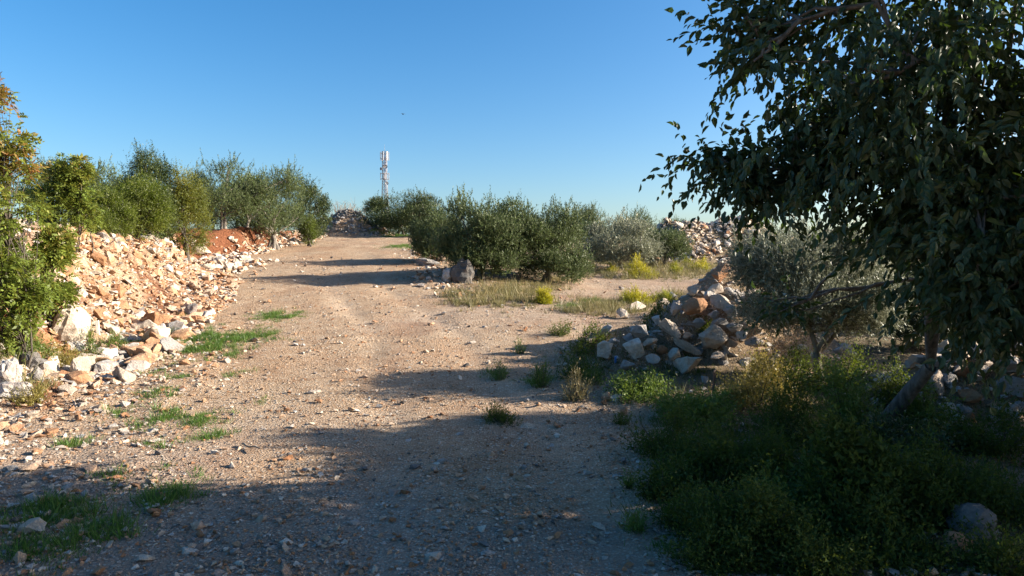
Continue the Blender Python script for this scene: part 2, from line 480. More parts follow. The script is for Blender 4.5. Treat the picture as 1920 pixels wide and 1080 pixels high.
plat = sstep((dd - bw - .4) / 1.2)
veg = np.clip(islnd * sstep((gy - 1) / 2) * (.62 + .5 * fbm(gx * .6, gy * .6, 91)) + plat * (.75 + .4 * fbm(gx * .5, gy * .5, 93)), 0, 1) * (1 - redf)
grey = np.clip(sstep((9.5 - gy) / 4) * sstep((fbm(gx * .45, gy * .45, 97) + .55) / .8) * .8 + sstep((.6 - branch_d(gx, gy)) / 1) * .45 * sstep((gy - 13) / 3), 0, 1)
_mid = (road_l(gy) + road_r(gy)) / 2 + .5 + .25 * vnoise(gy * .25, gy * 0, None, 17)
rut = np.clip(np.exp(-((gx - _mid - .85) / .3) ** 2) + np.exp(-((gx - _mid + .85) / .3) ** 2), 0, 1) * sstep((26 - gy) / 6) * (.65 + .5 * fbm(gx * .7, gy * .4, 23))
ATT = dict(rut=np.clip(rut, 0, 1), road=roadw, red=red, veg=veg, grey=grey)
ground = link('ground', mesh_np('ground', V, [F], ATT, smooth=True), [M['ground']])
tag(ground, kind='structure', label='stony ochre ground with red earth patches and a bank along the track')
fm = (sd < .25).reshape(ny, nx)
fq = (fm[:-1, :-1] & fm[1:, 1:] & fm[:-1, 1:] & fm[1:, :-1]).ravel()
yc = V[F].mean(1)
fq &= (yc[:, 1] > 1) & (yc[:, 1] < 62) & (yc[:, 0] < 18)
Fr = F[fq]
use = np.unique(Fr); remap = np.full(len(V), -1); remap[use] = np.arange(len(use))
Vr = V[use].copy(); Vr[:, 2] += .006
road = link('gravel_track', mesh_np('gravel_track', Vr, [remap[Fr]], {k: a[use] for k, a in ATT.items()}, smooth=True), [M['ground']])
tag(road, kind='structure', label='pale pinkish gravel track climbing between banks with a branch to one side')

# ------------------------------------------------------------------ stones
def rock_mesh(name, seed, n=13, flat=(1, .8, .62), bevel=0.0, smooth=False):
    rs = np.random.default_rng(seed)
    bm = bmesh.new()
    p = norm(rs.normal(size=(n, 3))) * rs.uniform(.72, 1.0, (n, 1)) * np.array(flat) * .5
    for q in p: bm.verts.new(q)
    r = bmesh.ops.convex_hull(bm, input=bm.verts)
    for v in [v for v in bm.verts if not v.link_faces]: bm.verts.remove(v)
    if bevel:
        bmesh.ops.bevel(bm, geom=list(bm.edges), offset=bevel, segments=1, affect='EDGES', clamp_overlap=True)
        bmesh.ops.triangulate(bm, faces=bm.faces)
        bmesh.ops.subdivide_edges(bm, edges=[e for e in bm.edges if e.calc_length() > .16], cuts=1, use_grid_fill=True)
        bmesh.ops.triangulate(bm, faces=bm.faces)
        bmesh.ops.subdivide_edges(bm, edges=[e for e in bm.edges if e.calc_length() > .14], cuts=1, use_grid_fill=True)
        c = np.array([v.co for v in bm.verts])
        dn = vnoise(c[:, 0] * 4 + seed, c[:, 1] * 4, c[:, 2] * 4, seed) * .035 + vnoise(c[:, 0] * 10 + seed, c[:, 1] * 10, c[:, 2] * 10, seed + 1) * .022
        for v, k in zip(bm.verts, dn): v.co += v.co.normalized() * k
    bmesh.ops.triangulate(bm, faces=bm.faces)
    me = bpy.data.meshes.new(name); bm.to_mesh(me); bm.free()
    me.update()
    return me

ROCKS = [rock_mesh('stone_shape', 100 + i, 11 + i % 6, (1, RNG.uniform(.65, .95), RNG.uniform(.45, .8))) for i in range(14)]
BIGROCKS = [rock_mesh('boulder_shape', 300 + i, 11 + i % 5, (1, RNG.uniform(.7, .95), RNG.uniform(.55, .85)), bevel=.016) for i in range(12)]
SMALL = []
for i in range(10):
    me = rock_mesh('pebble_shape', 500 + i, 8 + i % 3, (1, RNG.uniform(.65, .95), RNG.uniform(.45, .75)))
    v = np.empty(len(me.vertices) * 3); me.vertices.foreach_get('co', v)
    f = np.array([list(p.vertices) for p in me.polygons])
    SMALL.append((v.reshape(-1, 3), f))
    bpy.data.meshes.remove(me)
for me in ROCKS + BIGROCKS:
    me.materials.append(M['pale'])

def rand_rot(n, rs, tilt=1.0):
    """n rotation matrices: random yaw, tilt limited"""
    yaw = rs.uniform(0, 2 * np.pi, n); a = rs.uniform(0, 2 * np.pi, n); t = rs.normal(0, .45 * tilt, n)
    ax = np.stack([np.cos(a), np.sin(a), np.zeros(n)], -1)
    c, s = np.cos(t), np.sin(t)
    K = np.zeros((n, 3, 3)); K[:, 0, 1] = -ax[:, 2]; K[:, 0, 2] = ax[:, 1]; K[:, 1, 0] = ax[:, 2]; K[:, 1, 2] = -ax[:, 0]; K[:, 2, 0] = -ax[:, 1]; K[:, 2, 1] = ax[:, 0]
    Rt = np.eye(3)[None] + s[:, None, None] * K + (1 - c)[:, None, None] * (K @ K)
    Z = np.zeros((n, 3, 3)); Z[:, 0, 0] = np.cos(yaw); Z[:, 0, 1] = -np.sin(yaw); Z[:, 1, 0] = np.sin(yaw); Z[:, 1, 1] = np.cos(yaw); Z[:, 2, 2] = 1
    return Rt @ Z

def stone_field(name, pos, size, mat_i, rs, mats=ROCKM, tilt=1.0, parent=None, rndshift=None):
    """many small stones joined into one mesh (too many or too small to pick apart)"""
    n = len(pos); var = rs.integers(0, len(SMALL), n); Rm = rand_rot(n, rs, tilt)
    Vs, Fs, A, MI, off = [], [], [], [], 0
    for k, (bv, bf) in enumerate(SMALL):
        s = np.nonzero(var == k)[0]
        if not len(s): continue
        sc = size[s][:, None] * rs.uniform(.8, 1.2, (len(s), 3))
        v = np.einsum('nij,nvj->nvi', Rm[s], bv[None] * sc[:, None]) + pos[s][:, None]
        f = bf[None] + (np.arange(len(s)) * len(bv))[:, None, None] + off
        Vs.append(v.reshape(-1, 3)); Fs.append(f.reshape(-1, 3))
        A.append(np.repeat(rs.random(len(s)), len(bv))); MI.append(np.repeat(mat_i[s], len(bf)))
        off += len(s) * len(bv)
    me = mesh_np(name, np.concatenate(Vs), [np.concatenate(Fs)], dict(rnd=np.concatenate(A)), np.concatenate(MI))
    o = link(name, me, mats, parent)
    o['kind'] = 'stuff'
    return o

def place_stone(name, shape, loc, size, rot, mat, parent=None):
    o = bpy.data.objects.new(name, shape)
    COL.objects.link(o)
    o.material_slots[0].link = 'OBJECT'; o.material_slots[0].material = mat
    o.location = loc; o.scale = size; o.rotation_euler = rot
    if parent is not None:
        o.parent = parent
        o.location = Vector(loc) - parent.location
    return o

def slope_normal(x, y, e=.12):
    return norm(np.stack([H(x - e, y) - H(x + e, y), H(x, y - e) - H(x, y + e), 2 * e + 0 * x], -1))

def heap(name, label, cat, base, xy, size, mat_i, rs, nparts=300, big=.34, sink=.12, group=None, keep=None):
    """a heap of stones: the largest ones are parts, the small remainder is one piece of rubble"""
    root = thing(name, label, cat, base, group)
    n = len(size); order = np.argsort(-size)
    nr = slope_normal(xy[:, 0], xy[:, 1])
    pos = np.column_stack([xy, H(xy[:, 0], xy[:, 1])]) + nr * (size * (.38 - sink * 2))[:, None]
    for i in order[:nparts]:
        sh = random.choice(BIGROCKS if size[i] > big else ROCKS)
        q = Vector(nr[i]).to_track_quat('Z', 'Y').to_matrix() @ Euler((rs.normal(0, .35), rs.normal(0, .35), rs.uniform(0, 6.28))).to_matrix()
        s = float(size[i])
        place_stone('stone', sh, Vector(pos[i]), (s * rs.uniform(.9, 1.25), s * rs.uniform(.85, 1.15), s * rs.uniform(.8, 1.1)), q.to_euler(), ROCKM[int(mat_i[i])], root)
    rest = order[nparts:]
    if len(rest):
        o = stone_field('small_rubble', pos[rest] - np.array(base), size[rest], mat_i[rest], rs, parent=root)
    return root

def pick_mat(rs, n, w):
    return rs.choice(4, n, p=np.array(w) / sum(w))

# rubble bank along the left of the track
rs = np.random.default_rng(11)
n = 8600
yy = rs.uniform(9.6, 24.4, n); tt = rs.beta(1.15, 1.2, n)
toe_ = np.interp(yy, TOE_Y, TOE_X); bw_ = np.interp(yy, BW_Y, BW)
spread = np.interp(yy, [9, 12, 24, 26], [.9, 1.3, 1.0, .5])
xx = toe_ + spread - tt * (bw_ + spread + .9)
sz = np.clip(rs.lognormal(math.log(.116), .5, n), .05, .46)
up = (toe_ - xx) / bw_
sz *= np.where((up > .8) | ((yy < 15) & (up < .35)), 1.25, 1.0)
zone = fbm(xx * .55, yy * .55, 23)
sz *= np.clip(1.05 + .35 * zone, .75, 1.4)
sz = np.where(rs.random(n) < .014, sz + rs.uniform(.12, .4, n), sz)
kp = np.ones(n, bool)
wh = rs.random(n) < np.clip(.3 + .45 * sstep((up - .75) / .3) + .4 * sstep((15.5 - yy) / 3) * sstep((.6 - up) / .5) + .25 * vnoise(xx * .8, yy * .8, None, 7), .05, .85)
mi = np.where(wh, np.where(rs.random(n) < .62, 1, 2), 0)
nf = 2600
yf = rs.uniform(9.8, 24.4, nf); tf = np.interp(yf, TOE_Y, TOE_X); bf_ = np.interp(yf, BW_Y, BW)
xf = tf + 1.1 - rs.random(nf) * (bf_ + 1.5)
xx, yy = np.concatenate([xx, xf]), np.concatenate([yy, yf])
sz = np.concatenate([sz, rs.uniform(.06, .13, nf)]); mi = np.concatenate([mi, np.where(rs.random(nf) < .35, 1, 0)])
heap('rubble_bank', 'long sunlit bank of broken orange and white limestone left of the track', 'rubble bank', (-8.2, 15, h1(-8.2, 15)), np.column_stack([xx, yy]), sz, mi, rs)

# paler blocks piled against the red earth cut
rs = np.random.default_rng(12)
n = 520
yy = rs.uniform(23.6, 28.2, n)
xx = -11.3 + rs.normal(0, .75, n) - .12 * (yy - 26)
sz = np.clip(rs.lognormal(math.log(.22), .5, n), .08, .62)
mi = np.where(rs.random(n) < .6, 1, 0)
heap('block_pile', 'pile of pale angular blocks tipped against the red earth cut', 'stone pile', (-11.2, 27, h1(-11.2, 27)), np.column_stack([xx, yy]), sz, mi, rs, nparts=110, big=.3)
g = ground_at(374, 482)
bb = place_stone('boulder', BIGROCKS[3], (g[0], g[1], g[2] + .3), (1.25, .9, 1.15), (.3, .2, .8), M['pale'])
tag(bb, 'largest white angular block at the foot of the red earth cut', 'boulder')

# low stone edging further along the left of the track
rs = np.random.default_rng(13)
n = 2000
yy = rs.uniform(25.2, 46, n); toe_ = np.interp(yy, TOE_Y, TOE_X)
xx = toe_ + .8 - rs.beta(1.2, 1.4, n) * np.interp(yy, [25, 30, 37, 46], [1.25, 1.25, 1.4, 1.8])
sz = np.clip(rs.lognormal(math.log(.17), .4, n), .08, .5)
mi = np.where(rs.random(n) < .5, 0, 1)
heap('stone_edging', 'low line of orange and white stones edging the upper track below the olives', 'stone edging', (-12, 37, h1(-12, 37)), np.column_stack([xx, yy]), sz, mi, rs, nparts=130)

def heap_points(rs, lobes, n, wide=1.0):
    k = rs.integers(0, len(lobes), n); L = np.array([HEAPS[i] for i in lobes])[k]
    a = rs.uniform(0, 2 * np.pi, n); r = np.sqrt(rs.random(n)) * wide
    return np.column_stack([L[:, 0] + np.cos(a) * r * L[:, 3], L[:, 1] + np.sin(a) * r * L[:, 4]])

rs = np.random.default_rng(14)
xy = heap_points(rs, [7, 8, 9], 1500, .98)
sz = np.clip(rs.lognormal(math.log(.2), .35, 1500), .1, .5)
heap('stone_mound', 'dark weathered dry stone mound closing the top of the track', 'stone mound', (-11.8, 47.5, h1(-11.8, 47.5)), xy, sz, pick_mat(rs, 1500, [.05, .05, .25, .65]), rs, nparts=200)

rs = np.random.default_rng(15)
xy = heap_points(rs, [3, 3, 4, 5, 6], 3600, 1.0)
sz = np.clip(rs.lognormal(math.log(.24), .35, 3600), .1, .7)
heap('rubble_heap', 'big pale pinkish rubble heap against the sky behind the olives', 'rubble heap', (11.2, 38.5, h1(11.2, 38.5)), xy, sz, pick_mat(rs, 3600, [.08, .9, .02, 0]), rs, nparts=300, big=.4)

# field stone pile at mid right: the stones one can tell apart, then the filling
pile = thing('field_stone_pile', 'pile of large grey and orange field stones beside the track with brambles', 'stone pile', (3.3, 11.8, h1(3.3, 11.8)))
STONES = [(1346, 512, 44, 42, 0, .25), (1301, 572, 44, 45, 0, .2), (1349, 568, 40, 34, 1, -.3), (1267, 578, 25, 33, 2, .1), (1329, 556, 24, 28, 2, 0), (1303, 544, 30, 24, 1, .3),
          (1342, 543, 28, 22, 1, -.2), (1254, 619, 34, 54, 1, .6), (1334, 631, 57, 42, 1, -.2), (1198, 621, 36, 30, 2, 0), (1192, 654, 50, 38, 1, .1), (1129, 657, 36, 34, 1, .5),
          (1106, 634, 26, 19, 2, .2), (1136, 619, 34, 24, 2, .4), (1287, 651, 58, 22, 1, -.45), (1264, 664, 24, 33, 1, -.3), (1241, 657, 21, 27, 0, .1), (1290, 684, 56, 40, 1, .3),
          (1195, 575, 38, 20, 1, .1), (1164, 589, 30, 22, 1, .3), (1243, 568, 28, 17, 1, -.1), (1350, 608, 38, 27, 2, 0), (1370, 585, 30, 27, 2, .2), (1336, 590, 22, 19, 2, 0),
          (1284, 631, 24, 18, 0, .2), (1218, 640, 30, 17, 0, .3), (1224, 674, 27, 24, 2, 0), (1175, 684, 33, 26, 2, .2), (1376, 614, 30, 24, 2, 0), (1392, 628, 28, 22, 2, .2),
          (1345, 667, 26, 18, 1, .1), (1319, 711, 22, 14, 2, 0), (1256, 556, 24, 16, 2, 0), (1310, 605, 26, 20, 2, .3), (1232, 600, 22, 18, 2, 0), (1398, 560, 30, 24, 2, 0),
          (1405, 595, 32, 24, 2, 0), (1415, 640, 34, 26, 2, 0), (1370, 645, 26, 20, 0, 0), (1150, 640, 24, 18, 2, 0), (1440, 610, 34, 26, 2, 0), (1430, 570, 30, 26, 2, 0)]
for k, (px, py, w, h, mi, lean) in enumerate(STONES):
    g = ground_at(px, py + h * .32)
    d = g[1]
    sx, szz = w / FPX * d * 1.32, h / FPX * d * 1.32
    c = at(px, py, d - .16)
    place_stone('stone', BIGROCKS[k % 12], Vector(c), (sx, (sx + szz) * .5, szz * 1.25), (random.uniform(-.3, .3), -lean, random.uniform(-.5, .5)), ROCKM[mi], pile)
rs = np.random.default_rng(16)
n = 520
xy = heap_points(rs, [0, 0, 1, 2], n, .95)
sz = np.clip(rs.lognormal(math.log(.2), .35, n), .1, .36)
nr = slope_normal(xy[:, 0], xy[:, 1])
pos = np.column_stack([xy, H(xy[:, 0], xy[:, 1])]) - nr * .03
o = np.argsort(-sz)
for i in o[:70]:
    s = float(sz[i])
    place_stone('stone', random.choice(BIGROCKS), Vector(pos[i]), (s * 1.2, s, s * .9), (rs.normal(0, .4), rs.normal(0, .4), rs.uniform(0, 6)), ROCKM[int(rs.choice([1, 1, 2, 2, 2]))], pile)
stone_field('small_rubble', pos[o[70:]] - np.array(pile.location), sz[o[70:]], pick_mat(rs, n - 70, [.07, .4, .53, 0]), rs, parent=pile)

# tumbled wall stones in the shade at lower right
rs = np.random.default_rng(17)
xy = heap_points(rs, [10, 11], 420, 1.0)
sz = np.clip(rs.lognormal(math.log(.22), .35, 420), .1, .45)
heap('tumbled_wall', 'tumbled grey dry stone wall in deep shade under the big tree', 'stone wall', (6.2, 9.3, h1(6.2, 9.3)), xy, sz, pick_mat(rs, 420, [.1, .15, .75, 0]), rs, nparts=120, big=.2)

# strip of rubble on the right edge of the track in front of the olives
rs = np.random.default_rng(18)
n = 620
yy = rs.uniform(18.6, 36, n); xx = road_r(yy) + rs.normal(0, .42, n) + .1
sz = np.clip(rs.lognormal(math.log(.11), .45, n), .05, .4)
heap('rubble_strip', 'thin strip of orange rubble between the track and the centre olives', 'rubble strip', (-2.8, 22, h1(-2.8, 22)), np.column_stack([xx, yy]), sz, pick_mat(rs, n, [.5, .35, .15, 0]), rs, nparts=60)

# ------------------------------------------------------------------ single boulders and loose stones
def blob_rock(name, seed, size, rough=.25, sub=3):
    bm = bmesh.new(); bmesh.ops.create_icosphere(bm, subdivisions=sub, radius=.5)
    v = np.array([q.co for q in bm.verts]); u = norm(v)
    o = seed * 3.7
    nn = .6 * vnoise(u[:, 0] * 1.3 + o, u[:, 1] * 1.3, u[:, 2] * 1.3, seed) + .3 * vnoise(u[:, 0] * 3 + o, u[:, 1] * 3, u[:, 2] * 3, seed + 1) + .22 * vnoise(u[:, 0] * 7 + o, u[:, 1] * 7, u[:, 2] * 7, seed + 2) - .35 * np.abs(vnoise(u[:, 0] * 2.2 + o, u[:, 1] * 2.2, u[:, 2] * 2.2, seed + 5))
    v = v * (1 + rough * nn)[:, None] * np.array(size)
    for q, c in zip(bm.verts, v): q.co = c
    me = bpy.data.meshes.new(name); bm.to_mesh(me); bm.free()
    return me

def boulder(px, py, w, h, label, mat, seed, rough=.6, sink=.25, rz=0.):
    g = ground_at(px, py + h * .4); d = g[1]
    sx, sz_ = w / FPX * d, h / FPX * d
    me = blob_rock('boulder', seed, (sx * 1.08, (sx + sz_) * .5, sz_ * (1 + sink)), rough)
    o = link('boulder', me, [mat], loc=(g[0], g[1] + sx * .2, g[2] + sz_ * (.5 - sink * .5)))
    o.rotation_euler = (0, 0, rz)
    return tag(o, label, 'boulder')
boulder(866, 510, 38, 46, 'rounded grey boulder standing at the foot of the centre olive', M['dark'], 3)
boulder(838, 518, 16, 24, 'small upright grey boulder just left of the rounded boulder', M['grey'], 5)
boulder(795, 493, 42, 16, 'long low shaded boulder at the track edge left of the olives', M['dark'], 7)
boulder(125, 612, 52, 78, 'tall white boulder behind thin stems at the left bank', M['pale'], 8, .3)
boulder(58, 684, 48, 34, 'dark grey boulder half hidden in weeds at the left edge', M['dark'], 9)
boulder(64, 706, 26, 26, 'small grey boulder directly below the dark one at the left', M['grey'], 10)
boulder(10, 702, 36, 50, 'upright grey boulder cut by the left picture edge', M['grey'], 12)
boulder(12, 735, 60, 30, 'flat whitish boulder at the left edge beside dry grass', M['grey'], 13)
boulder(1836, 985, 82, 62, 'large grey boulder in the dark undergrowth at lower right', M['dark'], 14, .3)
boulder(1776, 975, 38, 28, 'brown stone beside the large boulder at lower right', M['ochre'], 15, .3)
boulder(1800, 1018, 50, 30, 'reddish stone in front of the large boulder at lower right', M['ochre'], 16, .3)
boulder(1140, 745, 22, 17, 'reddish brown stone among weeds at the right track edge', M['ochre'], 17)
boulder(1170, 772, 16, 15, 'bright orange stone lowest of those among the right weeds', M['ochre'], 18)
boulder(1158, 748, 26, 14, 'whitish flat stone next to the reddish one among right weeds', M['pale'], 19)

def slab(px, py, w, h, label, mat, seed, z=.02):
    g = ground_at(px, py); d = g[1]
    sx = w / FPX * d; sy = h / FPX * d * d / (CAMZ - g[2] + .01)
    o = place_stone('flat_stone', BIGROCKS[seed % 12], (g[0], g[1], g[2] + z - .02), (sx, max(sy * .8, .07), min(.16, sx * .5)), (random.uniform(-.12, .12), random.uniform(-.12, .12), random.uniform(-.5, .5)), mat)
    return tag(o, label, 'stone')
slab(350, 1036, 66, 24, 'flat white stone bedded in shaded gravel at the lower left', M['pale'], 31)
slab(985, 801, 52, 14, 'flat white stone in the tree shadow right of the track middle', M['pale'], 32)
slab(590, 736, 34, 12, 'flat pale stone bedded in the sunlit track', M['pale'], 33)
slab(815, 1045, 60, 24, 'white stone bedded in the track at the bottom edge', M['pale'], 34)
slab(578, 1055, 34, 16, 'small pale stone in the bottom left wheel track', M['pale'], 35)
slab(745, 1055, 20, 12, 'small bluish white stone near the bottom middle', M['pale'], 36)
slab(768, 826, 22, 10, 'small grey stone in the upper part of the tree shadow', M['grey'], 37)
slab(586, 901, 24, 10, 'small whitish stone in the left part of the tree shadow', M['pale'], 38)
slab(820, 870, 34, 9, 'thin pale stone in the middle of the tree shadow', M['pale'], 39)
slab(860, 948, 22, 12, 'rounded pale stone in the middle of the shaded track', M['pale'], 40)
slab(978, 982, 22, 13, 'greyish stone right of centre in the shaded track', M['grey'], 41)
slab(418, 973, 22, 12, 'greyish stone at the left edge of the shaded track', M['grey'], 42)
slab(1132, 1048, 26, 16, 'pale stone near the bottom edge right of the track', M['pale'], 43)
slab(1315, 1068, 26, 14, 'pale stone at the bottom edge below the brambles', M['pale'], 44)

# loose verge stones at lower left: the larger ones are individuals
rs = np.random.default_rng(19)
n = 4600
yy = 4.2 + 9.6 * rs.random(n) ** 1.2
le, te = road_l(yy) + .4, np.interp(yy, TOE_Y, TOE_X) - 1.4
xx = le + (te - le) * rs.beta(1.8, 1.3, n)
sz = np.clip(rs.lognormal(math.log(.07), .52, n), .028, .36) * (.55 + .7 * (le - xx) / (le - te))
mi = pick_mat(rs, n, [.5, .33, .17, 0])
order = np.argsort(-sz)
zz = H(xx, yy)
MARKS = [(186, 650, 'the pale wooden peg'), (125, 650, 'the tall white boulder'), (58, 700, 'the dark grey boulder'), (12, 745, 'the flat whitish boulder'), (245, 815, 'the round sunlit grass tuft'),
         (390, 800, 'the grass tuft nearest the track'), (100, 960, 'the large shaded grass patch'), (325, 930, 'the small shaded grass patch'), (420, 640, 'the grass strip below the bank'), (310, 780, 'the thin grass on the verge')]
MP = [(ground_at(a_, b_), t_) for a_, b_, t_ in MARKS]
seen = {}
RANK = ['largest', 'second largest', 'third largest', 'fourth largest', 'fifth largest', 'sixth largest', 'seventh largest', 'eighth largest', 'ninth largest', 'tenth largest', 'eleventh largest', 'twelfth largest', 'thirteenth largest', 'fourteenth largest', 'fifteenth largest', 'sixteenth largest']
for i in order[:110]:
    k = float(sz[i])
    o = place_stone('loose_stone', random.choice(BIGROCKS), (xx[i], yy[i], zz[i] + k * .16), (k * 1.25, k, k * .8), (rs.normal(0, .25), rs.normal(0, .25), rs.uniform(0, 6.28)), ROCKM[int(mi[i])])
    colr = ('orange', 'whitish', 'grey')[int(mi[i])]
    j = min(range(len(MP)), key=lambda q: (MP[q][0][0] - xx[i]) ** 2 + (MP[q][0][1] - yy[i]) ** 2)
    dx, dy = xx[i] - MP[j][0][0], yy[i] - MP[j][0][1]
    side = ('to the right of' if dx > 0 else 'to the left of') if abs(dx) > abs(dy) else ('behind' if dy > 0 else 'in front of')
    key = f'{colr} loose stone {side} {MP[j][1]}'
    r0 = seen.get(key, 0); seen[key] = r0 + 1
    tag(o, (RANK[r0]) + ' ' + key, 'stone', 'loose stones on the left verge')
r_ = order[110:]
tag(stone_field('verge_rubble', np.column_stack([xx, yy, zz + sz * .12])[r_], sz[r_], mi[r_], rs), 'small stones strewn over the left verge', kind='stuff')

# gravel: on the track and its shoulders
rs = np.random.default_rng(20)
n = 56000
u = rs.random(n)
yy = 1 / (1 / 3.6 + u * (1 / 30 - 1 / 3.6))          # thins out with distance as single pebbles become invisible
xx = rs.uniform(-1, 1, n) * (2.5 + yy * .62) - .1 * yy
ok = (xx > np.interp(yy, TOE_Y, TOE_X) - .2) & (xx < road_r(yy) + 2.0 + 5 * (yy > 13))
cl = vnoise(xx * 1.1, yy * 1.1, None, 5) * .5 + vnoise(xx * 3.1, yy * 3.1, None, 6) * .5
ok &= rs.random(n) < .68 + .8 * cl
ok &= H(xx, yy) - H(xx, yy, False) < .2
xx, yy = xx[ok], yy[ok]; n = len(xx)
sz = np.clip(rs.lognormal(math.log(.024), .58, n), .011, .13) * (1 + np.clip(yy - 7, 0, 20) * .07)
gm = pick_mat(rs, n, [.50, .26, .14, .10])
gz = H(xx, yy) + .006
top = np.argsort(-sz / yy)[:300]
for i in top:
    k = float(sz[i])
    place_stone('stone', ROCKS[i % 14], (xx[i], yy[i], gz[i] + k * .12), (k * 1.2, k, k * .75), (rs.normal(0, .3), rs.normal(0, .3), rs.uniform(0, 6.28)), ROCKM[int(gm[i])], road)
rest = np.ones(n, bool); rest[top] = False
tag(stone_field('gravel', np.column_stack([xx, yy, gz + sz * .16])[rest], sz[rest], gm[rest], rs, tilt=.8), 'loose pinkish and grey gravel on the track', kind='stuff')

# ------------------------------------------------------------------ leaves, crowns, trees
def leaf_faces(pos, ax, nr, ln, wd, big=False, kite=False):
    """leaf blades: pos base, ax axis, nr normal. kite (2 tris) or folded ovate leaf (4 tris)"""
    n = len(pos); sd_ = norm(np.cross(ax, nr)); nr = np.cross(sd_, ax)
    ln = np.broadcast_to(ln, (n,))[:, None]; wd = np.broadcast_to(wd, (n,))[:, None]
    if not big and not kite:
        v = np.stack([pos + sd_ * wd * .12, pos + ax * ln, pos + ax * ln * .38 - sd_ * wd * .62], 1)
        return v.reshape(-1, 3), np.arange(n)[:, None] * 3 + np.arange(3)[None], 3
    if not big:
        v = np.stack([pos, pos + ax * ln * .45 + sd_ * wd * .5, pos + ax * ln, pos + ax * ln * .45 - sd_ * wd * .5], 1)
        f = np.arange(n)[:, None] * 4 + np.arange(4)[None]
        return v.reshape(-1, 3), f, 4
    up_ = nr * wd * .16
    v = np.stack([pos, pos + ax * ln * .28 + sd_ * wd * .46 + up_, pos + ax * ln * .62 + sd_ * wd * .36 + up_, pos + ax * ln - nr * ln * .12,
                  pos + ax * ln * .62 - sd_ * wd * .36 + up_, pos + ax * ln * .28 - sd_ * wd * .46 + up_], 1)
    b = np.arange(n)[:, None] * 6
    f = np.concatenate([b + np.array([[0, 3, 2, 1]]), b + np.array([[0, 5, 4, 3]])])
    return v.reshape(-1, 3), f, 6

def shoots(base, dr, ln, nl, leaf, ratio, rs, tint, spread=.9, droop=0., big=False, hang=0., start=.12):
    """leafy shoots: base (S,3), direction (S,3), length (S,), nl leaves each"""
    S = len(base)
    t = np.tile(np.linspace(start, 1, nl), (S, 1)) + rs.normal(0, .3 / nl, (S, nl))
    ln = np.broadcast_to(ln, (S,))
    p = base[:, None] + dr[:, None] * (ln[:, None] * t)[..., None]
    p[..., 2] -= droop * (ln[:, None] * t * t)
    rnd = norm(rs.normal(size=(S, nl, 3)))
    ax = dr[:, None] * (1.0 - .25 * spread) + rnd * spread
    ax[..., 2] -= hang
    ax = norm(ax)
    nr = norm(rs.normal(size=(S, nl, 3)) * .8 + np.array([0, 0, 1.0]))
    l = leaf * rs.uniform(.5, 1.3, (S, nl)) * (1 - .25 * t)
    v, f, k = leaf_faces(p.reshape(-1, 3), ax.reshape(-1, 3), nr.reshape(-1, 3), l.ravel(), l.ravel() * ratio, big)
    tn = np.clip(np.repeat(tint, nl) + rs.normal(0, .10, S * nl), 0, 1)
    return v, f, dict(rnd=np.repeat(rs.random(S * nl), k), tint=np.repeat(tn, k))

def lobe_points(lobes, n, rs, surf=.5, gap=.0, gfreq=1.6, lump=.28, seed=0):
    """points spread through a crown made of lobes (centre, radii, weight); uneven outline and gaps by noise"""
    w = np.array([l[2] if len(l) > 2 else 1. for l in lobes]); w = w / w.sum()
    k = rs.choice(len(lobes), n, p=w)
    C = np.array([l[0] for l in lobes], float)[k]; Rr = np.array([np.broadcast_to(l[1], 3) for l in lobes], float)[k]
    u = norm(rs.normal(size=(n, 3)))
    fr = 2.3
    lumpn = vnoise(u[:, 0] * fr + k * 7.3, u[:, 1] * fr + seed, u[:, 2] * fr, seed) + .5 * vnoise(u[:, 0] * 5 + k, u[:, 1] * 5 + seed, u[:, 2] * 5, seed + 3)
    r = (rs.random(n) ** (1 / (1 + 3 * surf))) * (1 + lump * lumpn)
    p = C + u * Rr * r[:, None]
    out = norm(u / Rr)
    if gap > 0:
        g = vnoise(p[:, 0] * gfreq, p[:, 1] * gfreq, p[:, 2] * gfreq, seed + 9)
        s = g > -1 + 2 * gap
        p, out, r = p[s], out[s], r[s]
    return p, out, r

def limb(T, a, b, r0, r1, rs, seg=6, wob=.12, k=6, sag=0.):
    t = np.linspace(0, 1, seg + 1)[:, None]
    L = np.linalg.norm(b - a)
    p = a + (b - a) * t
    w = rs.normal(0, wob * L / seg, (seg + 1, 3)); w[0] = 0; w[-1] = 0
    p = p + np.cumsum(w, 0) * (1 - t)
    p[:, 2] += sag * L * (4 * t * (1 - t))[:, 0]
    T.add(p, r0 + (r1 - r0) * t[:, 0] ** .8, k)
    return p

